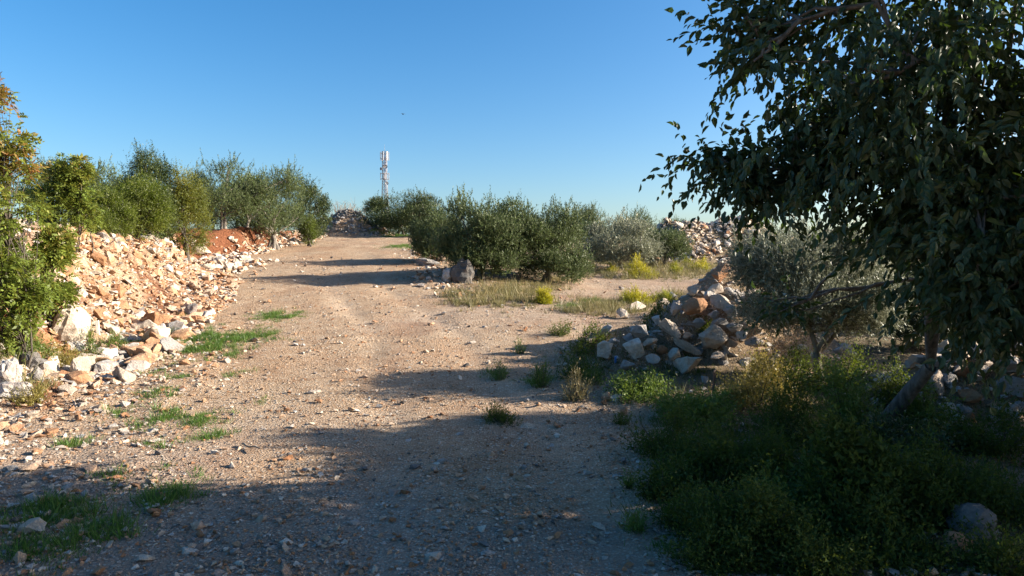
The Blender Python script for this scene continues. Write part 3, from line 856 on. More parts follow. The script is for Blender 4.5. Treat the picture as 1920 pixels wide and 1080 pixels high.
def tree(name, label, cat, base, lobes, mat, bark, leaf, ratio, nsh, nl, shl, seed, group=None, stems=1, trunk_r=.1, trunk_h=None, up=.45, outw=.7, rnd=.5,
         spread=.9, droop=0., hang=0., big=False, surf=.5, gap=.12, gfreq=1.6, lump=.28, tintf=None, branches=40, lean=(0, 0), fork=None, tint_lo=.2, tint_hi=.8, limb_k=1.0, spikes=0, single=0):
    rs = np.random.default_rng(seed)
    base = np.array(base, float)
    root = thing(name, label, cat, base, group)
    lob = [((np.array(l[0], float)), l[1], l[2] if len(l) > 2 else 1.) for l in lobes]      # relative to base
    p, out, r = lobe_points(lob, nsh, rs, surf, gap, gfreq, lump, seed)
    keep = p[:, 2] > .04
    p, out, r = p[keep], out[keep], r[keep]
    d = norm(out * outw + np.array([0, 0, up]) + rs.normal(0, rnd, p.shape))
    if spikes:
        hi = np.argsort(-(p[:, 2] + rs.normal(0, .25 * np.ptp(p[:, 2]), len(p))))[:spikes]
        sp_d = norm(np.column_stack([rs.normal(0, .22, (len(hi), 2)), np.ones(len(hi))]))
        for k_ in (1, 2):
            p = np.concatenate([p, p[hi] + sp_d * shl * .42 * k_ * rs.uniform(.7, 1.2, (len(hi), 1))]); d = np.concatenate([d, sp_d])
    cl = .5 + .5 * vnoise(p[:, 0] * 1.4, p[:, 1] * 1.4, p[:, 2] * 1.4, seed + 1)
    tint = tint_lo + (tint_hi - tint_lo) * cl
    if tintf is not None: tint = tintf(p, tint, rs)
    v, f, A = shoots(p - d * shl * .35, d, shl * rs.uniform(.6, 1.3, len(p)), nl, leaf, ratio, rs, tint, spread, droop, big, hang)
    if single:
        # the leaves that show largest and lie outermost toward the track are single parts, the rest is one mass
        lv = v.reshape(-1, 6, 3); c = lv.mean(1) + base; dep = c[:, 1] * math.cos(PITCH) - (c[:, 2] - CAMZ) * math.sin(PITCH)
        X_ = 960 + FPX * c[:, 0] / dep; Y_ = 500 - FPX * (c[:, 2] - CAMZ) / dep
        inn = np.nonzero((X_ > 0) & (X_ < 1915) & (Y_ > 4) & (Y_ < 1000))[0]
        inn = inn[np.argsort(dep[inn])]
        cell = (X_[inn] // 26).astype(int) * 1000 + (Y_[inn] // 26).astype(int)
        _, first = np.unique(cell, return_index=True)
        pick = inn[first]; ext = np.linalg.norm(lv[pick, 3] - lv[pick, 0], axis=1) / dep[pick]
        pick = pick[np.argsort(-ext)[:single]]
        n_ = len(lv); msk = np.ones(n_, bool); msk[pick] = False
        f1 = np.array([[0, 3, 2, 1], [0, 5, 4, 3]])
        for i in pick:
            o_ = lv[i, 0]
            link('leaf', mesh_np('leaf', lv[i] - o_, [f1], {k_: a_[i * 6:i * 6 + 6] for k_, a_ in A.items()}), [mat], root, tuple(o_))
        keep_ = np.nonzero(msk)[0]
        v = lv[keep_].reshape(-1, 3); b6 = np.arange(len(keep_))[:, None] * 6
        f = np.concatenate([b6 + f1[:1], b6 + f1[1:]]); A = {k_: a_.reshape(-1, 6)[keep_].ravel() for k_, a_ in A.items()}
    cr = link('crown', mesh_np('crown', v, [f], A), [mat], root)
    if single: cr['kind'] = 'stuff'
    # trunk, limbs and branches
    T = Tubes()
    cen = np.average([l[0] for l in lob], axis=0, weights=[l[2] for l in lob])
    th = trunk_h if trunk_h is not None else max(.3, cen[2] * .45)
    for s in range(stems):
        b0 = np.array([rs.normal(0, .12), rs.normal(0, .12), -.15]) if stems > 1 else np.array([0, 0, -.15])
        fk = np.array(fork, float) if fork is not None and s == 0 else np.array([lean[0] * th + rs.normal(0, .12 * th) * (stems > 1), lean[1] * th + rs.normal(0, .12 * th) * (stems > 1), th])
        pts = limb(T, b0, fk, trunk_r * 1.35, trunk_r * .8, rs, 6, .08, 8)
        mine = sorted([l for i, l in enumerate(lob) if i % stems == s] or lob[:1], key=lambda l: -l[2])
        paths = []
        for l in mine:
            e = l[0] + rs.normal(0, .1, 3) * np.broadcast_to(l[1], 3)
            st, rr0 = fk, trunk_r * .62 * limb_k
            if len(paths) > 1:          # later limbs fork off the nearest point along an earlier one
                al = np.concatenate([q_[2:] for q_ in paths]); sc_ = np.linalg.norm(al - e, axis=1) + .25 * np.linalg.norm(al - fk, axis=1)
                st, rr0 = al[int(np.argmin(sc_))], trunk_r * .36 * limb_k
            lp = limb(T, st, e, rr0, trunk_r * .16 * limb_k, rs, 6, .2, 6)
            paths.append(lp)
            sel = p[np.argsort(np.linalg.norm(p - l[0], axis=1) + rs.uniform(0, .8, len(p)))][:max(6, branches * 3 // len(lob))]
            for q in sel[rs.permutation(len(sel))[:max(3, branches // len(lob))]]:
                limb(T, lp[rs.integers(2, 7)], q, trunk_r * .26 * limb_k, .005, rs, 5, .16, 4)
    link('trunk', T.mesh('trunk'), [bark], root)
    return root

def base_at(px, Y):
    X = (px - 960) / FPX * Y
    return (X, Y, h1(X, Y))

def crown_size(px0, px1, top, Y, base):
    """real width and height of a plant at depth Y from its picture extent"""
    return (px1 - px0) / FPX * Y, at(0, top, Y)[2] - base[2]

def olive(px0, px1, top, Y, label, seed, n=1900, mat='olive', group='olive trees', low=.25, leaf=.085, stems=2, tint=(.15, .85), depth=1.0, gap=.12):
    px = (px0 + px1) / 2; b = base_at(px, Y); w, h = crown_size(px0, px1, top, Y, b)
    rs = np.random.default_rng(seed); n = int(n * (1.75 if Y < 26 else 1.4)); w *= 1.27; low *= .4; h *= .95
    lob = []
    zc = h * (low + (1 - low) * .5); rz = h * (1 - low) * .5
    lob.append(((0, 0, zc), (w * .36, w * .36 * depth, rz * .8), 2.0))
    for k in range(17):
        a = k * 2.4 + rs.uniform(0, .8); q = rs.uniform(-.75, .85); rr = w * rs.uniform(.24, .36) * math.sqrt(max(.1, 1 - q * q * .8)); sr = rs.uniform(.10, .19)
        lob.append(((math.cos(a) * rr, math.sin(a) * rr * depth, zc + rz * q * .72), (w * sr, w * sr, rz * sr * 1.9), .32))
    return tree('olive_tree', label, 'olive tree', b, lob, M[mat], M['olivebark'], leaf * 1.2, .38, n, 15, min(.36, h * .12), seed, group, stems=stems, trunk_r=.035 + .013 * h, trunk_h=h * .16,
                up=.55, outw=.6, rnd=.4, spread=.62, surf=.45, gap=gap, lump=.25, branches=48, spikes=int(n * .008), tint_lo=tint[0], tint_hi=tint[1])

def shrub(name, px0, px1, top, Y, label, cat, seed, mat, n=1500, leaf=.06, ratio=.45, nl=12, shl=.3, group=None, low=.02, up=.5, spread=.9, lump=.3, gap=.1, tint=(.1, .9), stems=3, bark='twig', tintf=None, taper=.8, spikes=12):
    px = (px0 + px1) / 2; b = base_at(px, Y); w, h = crown_size(px0, px1, top, Y, b)
    rs = np.random.default_rng(seed); n = int(n * (1.75 if Y < 26 else 1.4)); w *= 1.22; leaf *= 1.2; low -= .06
    zc = h * (low + (1 - low) * .46); rz = h * (1 - low) * .5
    lob = [((0, 0, zc), (w * .36, w * .35, rz * .85), 2.2)]
    for k in range(15):
        a = k * 2.4 + rs.uniform(0, 1); q = rs.uniform(-.7, .85); rr = w * rs.uniform(.2, .34) * (1 - taper * .5 * max(q, 0)); sr = rs.uniform(.10, .19)
        lob.append(((math.cos(a) * rr, math.sin(a) * rr, zc + rz * q * .8), (w * sr, w * sr, rz * sr * 1.8), .36))
    return tree(name, label, cat, b, lob, M[mat], M[bark], leaf, ratio, n, nl, shl, seed, group, stems=stems, trunk_r=.025 + .012 * h, trunk_h=h * .2,
                up=up, spread=spread, lump=lump, gap=gap, tint_lo=tint[0], tint_hi=tint[1], tintf=tintf, branches=36, spikes=spikes)

# left side, on and behind the bank
olive(30, 170, 292, 30, 'distant olive crown showing left of the tall shrubs on the bank', 201, 1300)
olive(140, 260, 296, 28, 'olive behind the bright green shrub on the left bank', 202, 1500)
shrub('laurel_shrub', 150, 250, 345, 18.5, 'low bright green glossy shrub at the top of the rubble bank', 'shrub', 203, 'laurel', 1500, group='shrubs on the left bank')
shrub('laurel_shrub', 205, 320, 318, 20, 'larger bright green shrub in the middle of the left bank group', 'shrub', 204, 'laurel', 2000, group='shrubs on the left bank')
sh = shrub('spiky_shrub', 225, 335, 278, 22, 'tall dark shrub with thin upright shoots above the left bank', 'shrub', 205, 'evergreen', 2100, leaf=.065, up=.9, group='shrubs on the left bank', lump=.4, spikes=90)
shrub('autumn_shrub', 305, 395, 296, 23, 'yellowish brown green shrub beside the red earth cut', 'shrub', 206, 'autumn', 1900, group='shrubs on the left bank')
olive(348, 492, 290, 31, 'leftmost full olive behind the red earth cut with pale trunks', 207, 2300, low=.14, stems=3)
olive(446, 578, 296, 33, 'olive with leaning trunk left of the dark evergreen tree', 208, 2300, low=.14, stems=3)
olive(405, 530, 318, 36, 'olive partly hidden between the two olives behind the earth cut', 209, 1100)
shrub('evergreen_tree', 545, 624, 322, 38, 'dense dark evergreen tree at the end of the left olive row', 'tree', 210, 'evergreen', 1900, leaf=.085, bark='bark')
shrub('green_shrub', 562, 596, 404, 35, 'small light green shrub below the dark evergreen tree', 'shrub', 211, 'laurel', 500, leaf=.07)
shrub('low_shrub', 130, 215, 392, 17, 'dark low shrub on the crest of the rubble bank by the autumn leaves', 'shrub', 212, 'laurel', 900, tint=(0, .5))

shrub('hedge_shrub', 330, 470, 372, 40, 'dark shrub filling the gap under the leftmost full olive', 'shrub', 241, 'evergreen', 1000, leaf=.1, shl=.4, group='hedge behind the left olives')
shrub('hedge_shrub', 450, 570, 376, 42, 'dark shrub filling the gap under the olive with leaning trunk', 'shrub', 242, 'evergreen', 900, leaf=.1, shl=.4, group='hedge behind the left olives')
shrub('hedge_shrub', 130, 330, 350, 34, 'dark shrub behind the bright green shrubs of the left bank', 'shrub', 243, 'evergreen', 1200, leaf=.1, shl=.4, group='hedge behind the left olives')
shrub('hedge_shrub', 660, 860, 404, 58, 'low dark hedge showing under the broad bush below the mast', 'shrub', 244, 'evergreen', 900, leaf=.14, shl=.5)
# far centre
shrub('evergreen_bush', 682, 822, 350, 47, 'broad dark rounded bush below the lattice mast', 'bush', 213, 'evergreen', 3600, leaf=.10, taper=.4, shl=.35)
shrub('evergreen_bush', 770, 835, 372, 44, 'smaller dark bush right of the broad bush below the mast', 'bush', 214, 'evergreen', 1200, leaf=.10, shl=.35)
olive(770, 875, 374, 27.5, 'leftmost shaded olive of the clump by the track', 215, 2100, low=-.2, depth=.9)
olive(822, 990, 352, 22.6, 'tallest olive of the clump with the rounded boulder at its foot', 216, 3600, low=-.22, stems=3, tint=(0, .7))
olive(945, 1104, 374, 23.6, 'right olive of the central clump leaning over the branch path', 217, 3200, low=-.22, stems=3)
olive(1060, 1135, 371, 37, 'olive top showing behind the central clump', 218, 1200)
olive(1085, 1235, 393, 30, 'wide pale rounded olive beyond the branch path', 219, 2900, low=-.15, mat='olive_grey')
olive(1160, 1235, 383, 42, 'distant olive between the pale olive and the rubble heap', 220, 1100)
olive(1205, 1290, 418, 33, 'small low olive at the left foot of the rubble heap', 221, 1300, low=.05)
olive(1225, 1300, 402, 52, 'far olive behind the left end of the rubble heap', 222, 800)
shrub('evergreen_tree', 1348, 1425, 404, 62, 'far dark flat-topped tree right of the rubble heap', 'tree', 223, 'evergreen', 900, leaf=.14, shl=.5, bark='bark')
olive(1385, 1450, 408, 48, 'far lighter olive just right of the rubble heap', 224, 800)

# right side
olive(1375, 1690, 398, 10.5, 'grey olive with forked dark trunk next to the field stone pile', 225, 5400, mat='olive_grey', low=.42, leaf=.055, stems=2, tint=(.1, 1), gap=.12, depth=.75)
olive(1640, 1900, 385, 16, 'olive hidden behind the big tree at the right', 226, 2600, low=.1)
shrub('evergreen_tree', 1760, 2000, 330, 16.0, 'dark evergreen tree behind the big tree at the right edge', 'tree', 227, 'evergreen', 3200, leaf=.09, bark='bark')
shrub('evergreen_tree', 2330, 2850, -230, 4.8, 'dense evergreen tree beyond the right picture edge shading the foreground', 'tree', 228, 'evergreen', 2600, leaf=.11, bark='bark')  # out of view, added to cast the deep foreground shade
shrub('evergreen_tree', 2060, 2420, 175, 7.9, 'low dense unseen evergreen beyond the right picture edge shading the track', 'tree', 229, 'evergreen', 2800, leaf=.11, bark='bark')  # unseen too; height set by how far its shadow should reach
shrub('evergreen_tree', 2310, 2830, 30, 6.7, 'unseen evergreen beyond the right picture edge filling out the foreground shade', 'tree', 232, 'evergreen', 3400, leaf=.11, bark='bark')  # added out of view to close the sunlit gap in the foreground shadow
shrub('dark_shrub', 1640, 1800, 500, 13.0, 'dark shrub behind the tumbled wall and the grey olive', 'shrub', 230, 'evergreen', 900, leaf=.07, group='shrubs behind the tumbled wall')
shrub('dark_shrub', 1770, 1960, 470, 12.0, 'dark shrub at the right edge behind the tumbled wall', 'shrub', 231, 'evergreen', 1000, leaf=.07, group='shrubs behind the tumbled wall')

# ------------------------------------------------------------------ terebinth at the left edge
def autumn_top(lo, hi):
    def f(p, t, rs_):
        return np.clip(.15 + .35 * t + .75 * sstep((p[:, 2] - lo) / (hi - lo)) * rs_.random(len(p)), 0, 1)
    return f

def pinnate_tree(name, label, base, lobes, seed, n, stems, tintf, mat='terebinth'):
    """multi-stemmed shrub with feather-shaped compound leaves"""
    rs = np.random.default_rng(seed); base = np.array(base, float)
    root = thing(name, label, 'tree', base, 'terebinth trees')
    p, out, r = lobe_points([(np.array(l[0], float), l[1], l[2]) for l in lobes], n, rs, .35, .30, 2.2, .34, seed)
    d = norm(out * .8 + np.array([0, 0, .25]) + rs.normal(0, .5, p.shape))
    tint = tintf(p, .5 + .5 * vnoise(p[:, 0] * 2, p[:, 1] * 2, p[:, 2] * 2, seed), rs)
    # each point carries a rosette of three or four compound leaves with paired leaflets
    k = 4
    P = np.repeat(p, k, 0); D = norm(np.repeat(d, k, 0) + rs.normal(0, .75, (len(P), 3))); TT = np.repeat(tint, k)
    L = rs.uniform(.10, .19, len(P))
    nl = 7
    t = np.array([.3, .3, .55, .55, .8, .8, 1.0]); sg = np.array([1, -1, 1, -1, 1, -1, 0.])
    nr = norm(rs.normal(0, .6, (len(P), 3)) + np.array([0, 0, 1.])); sv = norm(np.cross(D, nr))
    pos = P[:, None] + D[:, None] * (L[:, None] * t)[..., None]; pos[..., 2] -= .35 * L[:, None] * t * t
    ax = norm(D[:, None] * .55 + sv[:, None] * sg[None, :, None] + rs.normal(0, .18, pos.shape) - np.array([0, 0, .25]))
    N = np.repeat(nr[:, None], nl, 1)
    l = np.repeat(L, nl) * rs.uniform(.38, .55, len(P) * nl)
    v, f, kk = leaf_faces(pos.reshape(-1, 3), ax.reshape(-1, 3), N.reshape(-1, 3), l, l * .42, kite=True)
    A = dict(rnd=np.repeat(rs.random(len(l)), kk), tint=np.repeat(np.clip(np.repeat(TT, nl) + rs.normal(0, .07, len(l)), 0, 1), kk))
    link('crown', mesh_np('crown', v, [f], A), [M[mat]], root)
    T = Tubes()
    for s in range(stems):
        b0 = np.array([rs.normal(0, .28), rs.normal(0, .22), -.1])
        l = lobes[s % len(lobes)]
        e = np.array(l[0]) + rs.normal(0, .25, 3) * np.broadcast_to(l[1], 3)
        sp = limb(T, b0, e, .015, .005, rs, 9, .2, 6)
        near = p[np.argsort(np.linalg.norm(p - e, axis=1))[:90]]
        for q in near[rs.permutation(len(near))[:22]]:
            limb(T, sp[rs.integers(3, 9)], q, .011, .003, rs, 5, .14, 4)
    link('trunk', T.mesh('trunk'), [M['twig']], root)
    return root
b = np.array(base_at(45, 10.2))
def rel(px, py, Y, b): return tuple(at(px, py, Y) - b)
lob = [(rel(12, 480, 10.2, b), (.5, .5, .75), 2.4), (rel(45, 400, 10.2, b), (.38, .5, .55), 1.6), (rel(10, 300, 10.2, b), (.5, .5, .55), 1.5), (rel(35, 250, 10.2, b), (.3, .3, .3), .7),
       (rel(5, 180, 10.1, b), (.22, .25, .25), .4), (rel(70, 545, 10.2, b), (.38, .4, .5), 1.1), (rel(25, 605, 10.0, b), (.5, .4, .35), .9),
       (rel(-60, 420, 10.2, b), (.6, .6, 1.0), 1.6), (rel(18, 220, 10.2, b), (.24, .3, .3), .5), (rel(28, 335, 10.2, b), (.42, .4, .4), 1.2)]
lob = [((l_[0][0] - .14, l_[0][1], l_[0][2]), l_[1], l_[2]) for l_ in lob]
pinnate_tree('terebinth_tree', 'tall leafy shrub tree with reddening tips at the left picture edge', b, lob, 301, 1450, 7, autumn_top(1.8, 3.6))
b = np.array(base_at(135, 14.6))
lob = [(rel(135, 370, 14.6, b), (.4, .4, .55), 1.6), (rel(120, 330, 14.6, b), (.35, .35, .35), 1.0), (rel(150, 320, 14.5, b), (.25, .25, .3), .6), (rel(95, 380, 14.6, b), (.4, .4, .5), 1.0), (rel(160, 400, 14.5, b), (.25, .25, .3), .5)]
pinnate_tree('terebinth_tree', 'smaller reddish green shrub tree on top of the rubble bank', b, lob, 302, 620, 5, autumn_top(.7, 2.4))
b = np.array(base_at(106, 11.4))
lob = [(rel(100, 480, 11.4, b), (.25, .25, .5), 1.0), (rel(112, 545, 11.4, b), (.22, .22, .3), .6), (rel(104, 455, 11.4, b), (.2, .2, .25), .4)]
pinnate_tree('terebinth_tree', 'thin-stemmed sapling in front of the tall white boulder at left', b, lob, 303, 420, 3, autumn_top(.5, 2.6))

# ------------------------------------------------------------------ big nettle tree at the right
b = np.array(ground_at(1650, 785))
def L(px, py, Y, r, w): return (rel(px, py, Y, b), r, w)
lob = [L(1800, 60, 4.91, (1.5, 1.17, 1.2), 3.2), L(1600, 90, 5.23, (1.0, 0.94, .9), 1.8), L(1830, 320, 5.10, (1.1, 0.94, .9), 2.6), L(1650, 290, 5.81, (.8, 0.90, .5), 1.4),
       L(1480, 40, 5.38, (.65, 0.80, .45), .9), L(1420, 110, 5.46, (.32, 0.40, .3), .5), L(1555, 200, 5.98, (.45, 0.50, .4), .55), L(1400, 30, 5.46, (.3, 0.40, .22), .45), L(1500, 235, 5.98, (.22, 0.30, .22), .2),
       L(1340, 290, 6.07, (.34, .30, .17), .34), L(1400, 300, 6.07, (.28, 0.30, .2), .36), L(1410, 355, 6.07, (.28, 0.30, .17), .36), L(1470, 345, 6.07, (.3, 0.35, .22), .3), L(1545, 315, 5.90, (.4, 0.40, .26), .45),
       L(1850, 400, 5.46, (.55, 0.70, .45), 1.1), L(1850, 450, 4.93, (.75, 0.80, .7), 1.8), L(1830, 540, 5.10, (.45, 0.60, .4), .8), L(1900, 570, 4.75, (.45, 0.60, .4), .8), L(1470, 575, 6.60, (.14, 0.20, .16), .08),
       ((4.2 - b[0], 3.9 - b[1], 5.2 - b[2]), (1.9, 1.2, .8), 2.2), ((6.6 - b[0], 4.4 - b[1], 3.6 - b[2]), (1.5, 1.5, 2.2), 2.6), ((6.0 - b[0], 2.4 - b[1], 5.0 - b[2]), (2.2, 1.4, 1.4), 2.0),
       L(1820, 400, 5.40, (.55, 0.60, .45), 1.0), 
       L(1870, -180, 4.91, (1.9, 1.33, 1.5), 3.2), L(2150, 150, 4.83, (1.6, 1.25, 2.0), 3.0), L(1640, -120, 5.07, (1.2, 1.01, .9), 1.8), L(2000, 380, 4.93, (.9, 1.00, 1.2), 1.6)]
nt = tree('nettle_tree', 'big dark broad-leaved tree overhanging the track from the right', 'tree', b, lob, M['nettle'], M['bark'], .103, .56, 5000, 11, .44, 401, trunk_r=.085, up=-.05, outw=.8, rnd=.35,
          spread=.75, droop=.2, hang=.6, big=True, surf=.3, gap=.35, gfreq=1.6, lump=.4, branches=170, limb_k=.8, single=300, fork=np.array(at(1745, 688, 7.6)) - b)

# ------------------------------------------------------------------ yellow bushes, weeds, brambles
def bush(name, px, py, w, h, label, cat, seed, mat, n=260, leaf=.05, ratio=.3, nl=12, shl=.22, group=None, spread=.6, up=.9, tint=(.1, .9), stem='twig', big=False, hang=0.):
    """low plant standing on the ground at a picture point, w and h its size in picture units"""
    g = ground_at(px, py + h * .45); d = g[1]
    W, Hh = w / FPX * d, h / FPX * d
    rs = np.random.default_rng(seed)
    root = thing(name, label, cat, g, group)
    a = rs.uniform(0, 2 * np.pi, n); rr = np.sqrt(rs.random(n)); hz = rs.random(n) ** .7
    prof = np.sqrt(np.clip(1 - (hz * .92) ** 2.2, 0, 1)) * .5 * (1 + .35 * vnoise(np.cos(a) * 1.6 + seed, np.sin(a) * 1.6, hz * 2, seed))
    p = np.column_stack([np.cos(a) * rr * W * prof, np.sin(a) * rr * W * prof, hz * Hh * (1 - .25 * rr * rr) * rs.uniform(.75, 1.08, n)])
    lum = vnoise(p[:, 0] * 2.6 / max(W, .5) * 2, p[:, 1] * 5.2 / max(W, .5), None, seed + 4)
    p[:, 2] *= np.clip(.62 + .75 * lum, .12, 1.35)
    p[:, 2] += H(g[0] + p[:, 0], g[1] + p[:, 1]) - g[2]
    dr = norm(np.column_stack([p[:, 0] / W * 1.6, p[:, 1] / W * 1.6, np.full(n, up)]) + rs.normal(0, .3, (n, 3)))
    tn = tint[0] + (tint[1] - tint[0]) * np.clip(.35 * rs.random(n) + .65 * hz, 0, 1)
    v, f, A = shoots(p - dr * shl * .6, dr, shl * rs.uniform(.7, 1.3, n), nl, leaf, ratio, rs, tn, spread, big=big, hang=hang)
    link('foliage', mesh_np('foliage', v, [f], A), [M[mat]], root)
    T = Tubes()
    for q in p[rs.permutation(n)[:min(n, 26)]]:
        limb(T, np.array([q[0] * .2, q[1] * .2, -.03]), q, .008 + .004 * Hh, .003, rs, 4, .1, 4)
    link('stems', T.mesh('stems'), [M[stem]], root)
    return root
G = 'yellow flowering bushes'
for k, (px, py, w, h, lab, n) in enumerate([
        (1197, 505, 72, 36, 'widest bright yellow bush beyond the branch path', 520), (1146, 501, 22, 20, 'small yellow bush just left of the widest one', 180), (1018, 556, 38, 30, 'round yellow bush alone on the near side of the branch path', 340),
        (1190, 555, 66, 30, 'yellow bush behind the field stone pile', 420), (1267, 502, 30, 28, 'small yellow green bush left of two at the rubble heap foot', 240), (1312, 496, 46, 28, 'yellow bush at the rubble heap foot beside the pile top stone', 320),
        (1110, 497, 20, 16, 'tiny yellow green bush under the pale olive', 130), (1290, 490, 34, 18, 'thin yellow green bush at the middle foot of the rubble heap', 200), (1246, 552, 40, 28, 'thin pale yellow bush at the left shoulder of the stone pile', 200)]):
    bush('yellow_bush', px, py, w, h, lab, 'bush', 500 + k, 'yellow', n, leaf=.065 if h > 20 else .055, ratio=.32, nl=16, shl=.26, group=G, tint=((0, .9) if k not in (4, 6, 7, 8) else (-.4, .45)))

G = 'weeds along the right track edge'
for k, (px, py, w, h, lab, mat, n) in enumerate([
        (938, 690, 40, 48, 'leftmost weed clump on the right track edge', 'weed', 110), (1016, 700, 46, 58, 'upright green weed right of the leftmost clump', 'weed', 170), (1082, 722, 62, 62, 'silvery bushy weed left of the reddish stones', 'drygrass', 210),
        (1110, 700, 46, 48, 'dark seedy weed behind the silvery weed', 'weed', 120), (940, 778, 74, 30, 'flat dark weed lying in the tree shadow', 'bramble', 200), (1165, 785, 30, 26, 'small dark weed just left of the orange stone', 'bramble', 100),
        (1178, 905, 24, 22, 'tiny green weed right of the shaded track', 'weed', 60), (1195, 985, 54, 20, 'low green weed patch near the lower right track edge', 'weed', 130), (975, 650, 26, 30, 'weed standing in the small shadow beside the track', 'weed', 70)]):
    bush('weed', px, py, w, h, lab, 'weed', 540 + k, mat, n, leaf=.045, ratio=.28, nl=12, shl=.2, group=G, up=1.3, stem='deadwood' if k in (0, 3) else 'twig')

G = 'brambles and shrubs in the right undergrowth'
for k, (px, py, w, h, lab, mat, n, lf) in enumerate([
        (1215, 600, 120, 30, 'dark bramble sprawling over the left end of the stone pile', 'bramble', 420, .045), (1100, 640, 90, 36, 'dark low bramble at the left foot of the stone pile', 'bramble', 320, .045), (1318, 612, 36, 16, 'small bramble growing between the pile stones', 'bramble', 140, .045),
        (1195, 728, 130, 30, 'leafy green bramble in front of the stone pile', 'weed', 560, .05), (1300, 752, 150, 50, 'bright green leafy bramble right of the reddish stones', 'weed', 900, .055), (1420, 715, 160, 84, 'golden brown dry shrub in front of the grey olive', 'dryshrub', 1000, .045),
        (1590, 740, 120, 130, 'green shrub behind the forked olive trunk', 'weed', 700, .05), (1735, 760, 90, 80, 'bright sunlit shrub beside the leaning trunk', 'weed', 420, .055), (1385, 835, 230, 70, 'dark bramble mound below the dry shrub', 'bramble', 1500, .042),
        (1300, 870, 140, 44, 'dark green weeds spilling toward the shaded track', 'bramble', 600, .05), (1400, 975, 240, 70, 'low dark green bramble mound at the lower right', 'bramble', 1600, .042), (1600, 885, 260, 90, 'dark broad-leaved bramble mass under the big tree', 'bramble', 1200, .068),
        (1800, 880, 260, 90, 'dark bramble at the right edge above the large boulder', 'bramble', 1500, .042), (1640, 1000, 220, 46, 'dark ground bramble left of the large boulder', 'bramble', 700, .05), (1480, 770, 120, 90, 'dark twiggy bramble at the olive foot', 'bramble', 500, .045),
        (1480, 690, 120, 60, 'dark shrub at the right end of the stone pile under the grey olive', 'bramble', 500, .045), (1580, 690, 130, 60, 'dark shrub behind the grey olive trunk', 'bramble', 500, .045), (1690, 720, 110, 60, 'dark shrub right of the grey olive trunk', 'bramble', 400, .045),
        (1700, 815, 180, 60, 'dark leafy weeds beside the leaning trunk foot', 'evergreen', 600, .06), (1850, 800, 160, 60, 'dark leafy weeds in front of the tumbled wall', 'bramble', 600, .045), (1540, 815, 170, 50, 'brownish dry weeds between the grey olive and the bramble mass', 'dryshrub', 420, .04), (1500, 930, 170, 50, 'greener low weeds between the two bramble mounds', 'weed', 420, .05), (1720, 930, 170, 60, 'dark weeds left above the large boulder', 'bramble', 600, .042), (1870, 1040, 110, 40, 'dark weeds at the lower right corner', 'bramble', 300, .04), (1290, 960, 110, 30, 'low dark weeds at the right edge of the shaded track', 'bramble', 350, .04),
        (1250, 810, 120, 50, 'dark leafy weeds at the shaded track edge below the orange stone', 'bramble', 420, .042), (1240, 905, 90, 36, 'dark leafy weeds at the shaded track edge halfway down', 'bramble', 320, .04), (1330, 1030, 120, 40, 'dark leafy weeds near the bottom edge right of the track', 'bramble', 380, .04), (1520, 1050, 150, 40, 'dark leafy weeds at the bottom edge left of the fallen branches', 'bramble', 420, .04), (1090, 690, 90, 34, 'dark leafy weeds below the left tip of the stone pile', 'bramble', 320, .042),
        (1050, 615, 60, 30, 'dark weeds at the tip of the stone pile toward the path', 'bramble', 200, .04)]):
    if py > 750 and mat == 'bramble': w, h, n = w * 1.2, h * 1.75, int(n * 1.45)
    elif py > 680: w, h, n = w * 1.1, h * 1.25, int(n * 1.25)
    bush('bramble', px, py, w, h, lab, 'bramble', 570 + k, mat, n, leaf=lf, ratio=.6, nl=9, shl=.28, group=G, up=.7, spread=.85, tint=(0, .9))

G = 'shrubs at the left edge'
for k, (px, py, w, h, lab, mat, n) in enumerate([
        (45, 640, 120, 70, 'tangle of green weeds under the left edge tree', 'weed', 420), (125, 665, 90, 44, 'brownish dry weed clump in front of the white boulder', 'dryshrub', 320), (215, 640, 60, 34, 'green weed clump beside the pale wooden peg', 'weed', 220),
        (170, 650, 40, 50, 'upright green weed left of the pale wooden peg', 'weed', 130), (310, 625, 70, 26, 'dark low weed at the foot of the rubble bank', 'bramble', 220), (55, 735, 60, 40, 'dry weed between the grey boulders at the left edge', 'dryshrub', 180)]):
    bush('left_shrub' if False else 'weed_clump', px, py, w, h, lab, 'weed', 600 + k, mat, n, leaf=.05, ratio=.35, nl=11, shl=.25, group=G, up=1.0)

# ------------------------------------------------------------------ grass
def blades(cent, nper, rad, ht, rs, tint):
    """grass blades round tuft centres"""
    P = np.repeat(cent, nper, 0); n = len(P)
    a = rs.uniform(0, 2 * np.pi, n); r = np.abs(rs.normal(0, .5, n)) * np.repeat(rad, nper)
    x, y = P[:, 0] + np.cos(a) * r, P[:, 1] + np.sin(a) * r
    z = H(x, y) - .01
    h = np.repeat(ht, nper) * rs.uniform(.5, 1.2, n); w = .0035 + h * .014
    ln = rs.normal(0, .4, (n, 2)) * h[:, None] + np.column_stack([np.cos(a), np.sin(a)]) * (h * .3)[:, None]
    th = rs.uniform(0, np.pi, n); sx, sy = np.cos(th) * w, np.sin(th) * w
    b0 = np.column_stack([x - sx, y - sy, z]); b1 = np.column_stack([x + sx, y + sy, z])
    tp = np.column_stack([x + ln[:, 0], y + ln[:, 1], z + h])
    v = np.stack([b0, b1, tp], 1).reshape(-1, 3)
    t3 = np.arange(n)[:, None] * 3 + np.arange(3)[None]
    return v, t3, np.repeat(rs.random(n), 3), np.repeat(np.clip(np.repeat(tint, nper) + rs.normal(0, .15, n), 0, 1), 3)

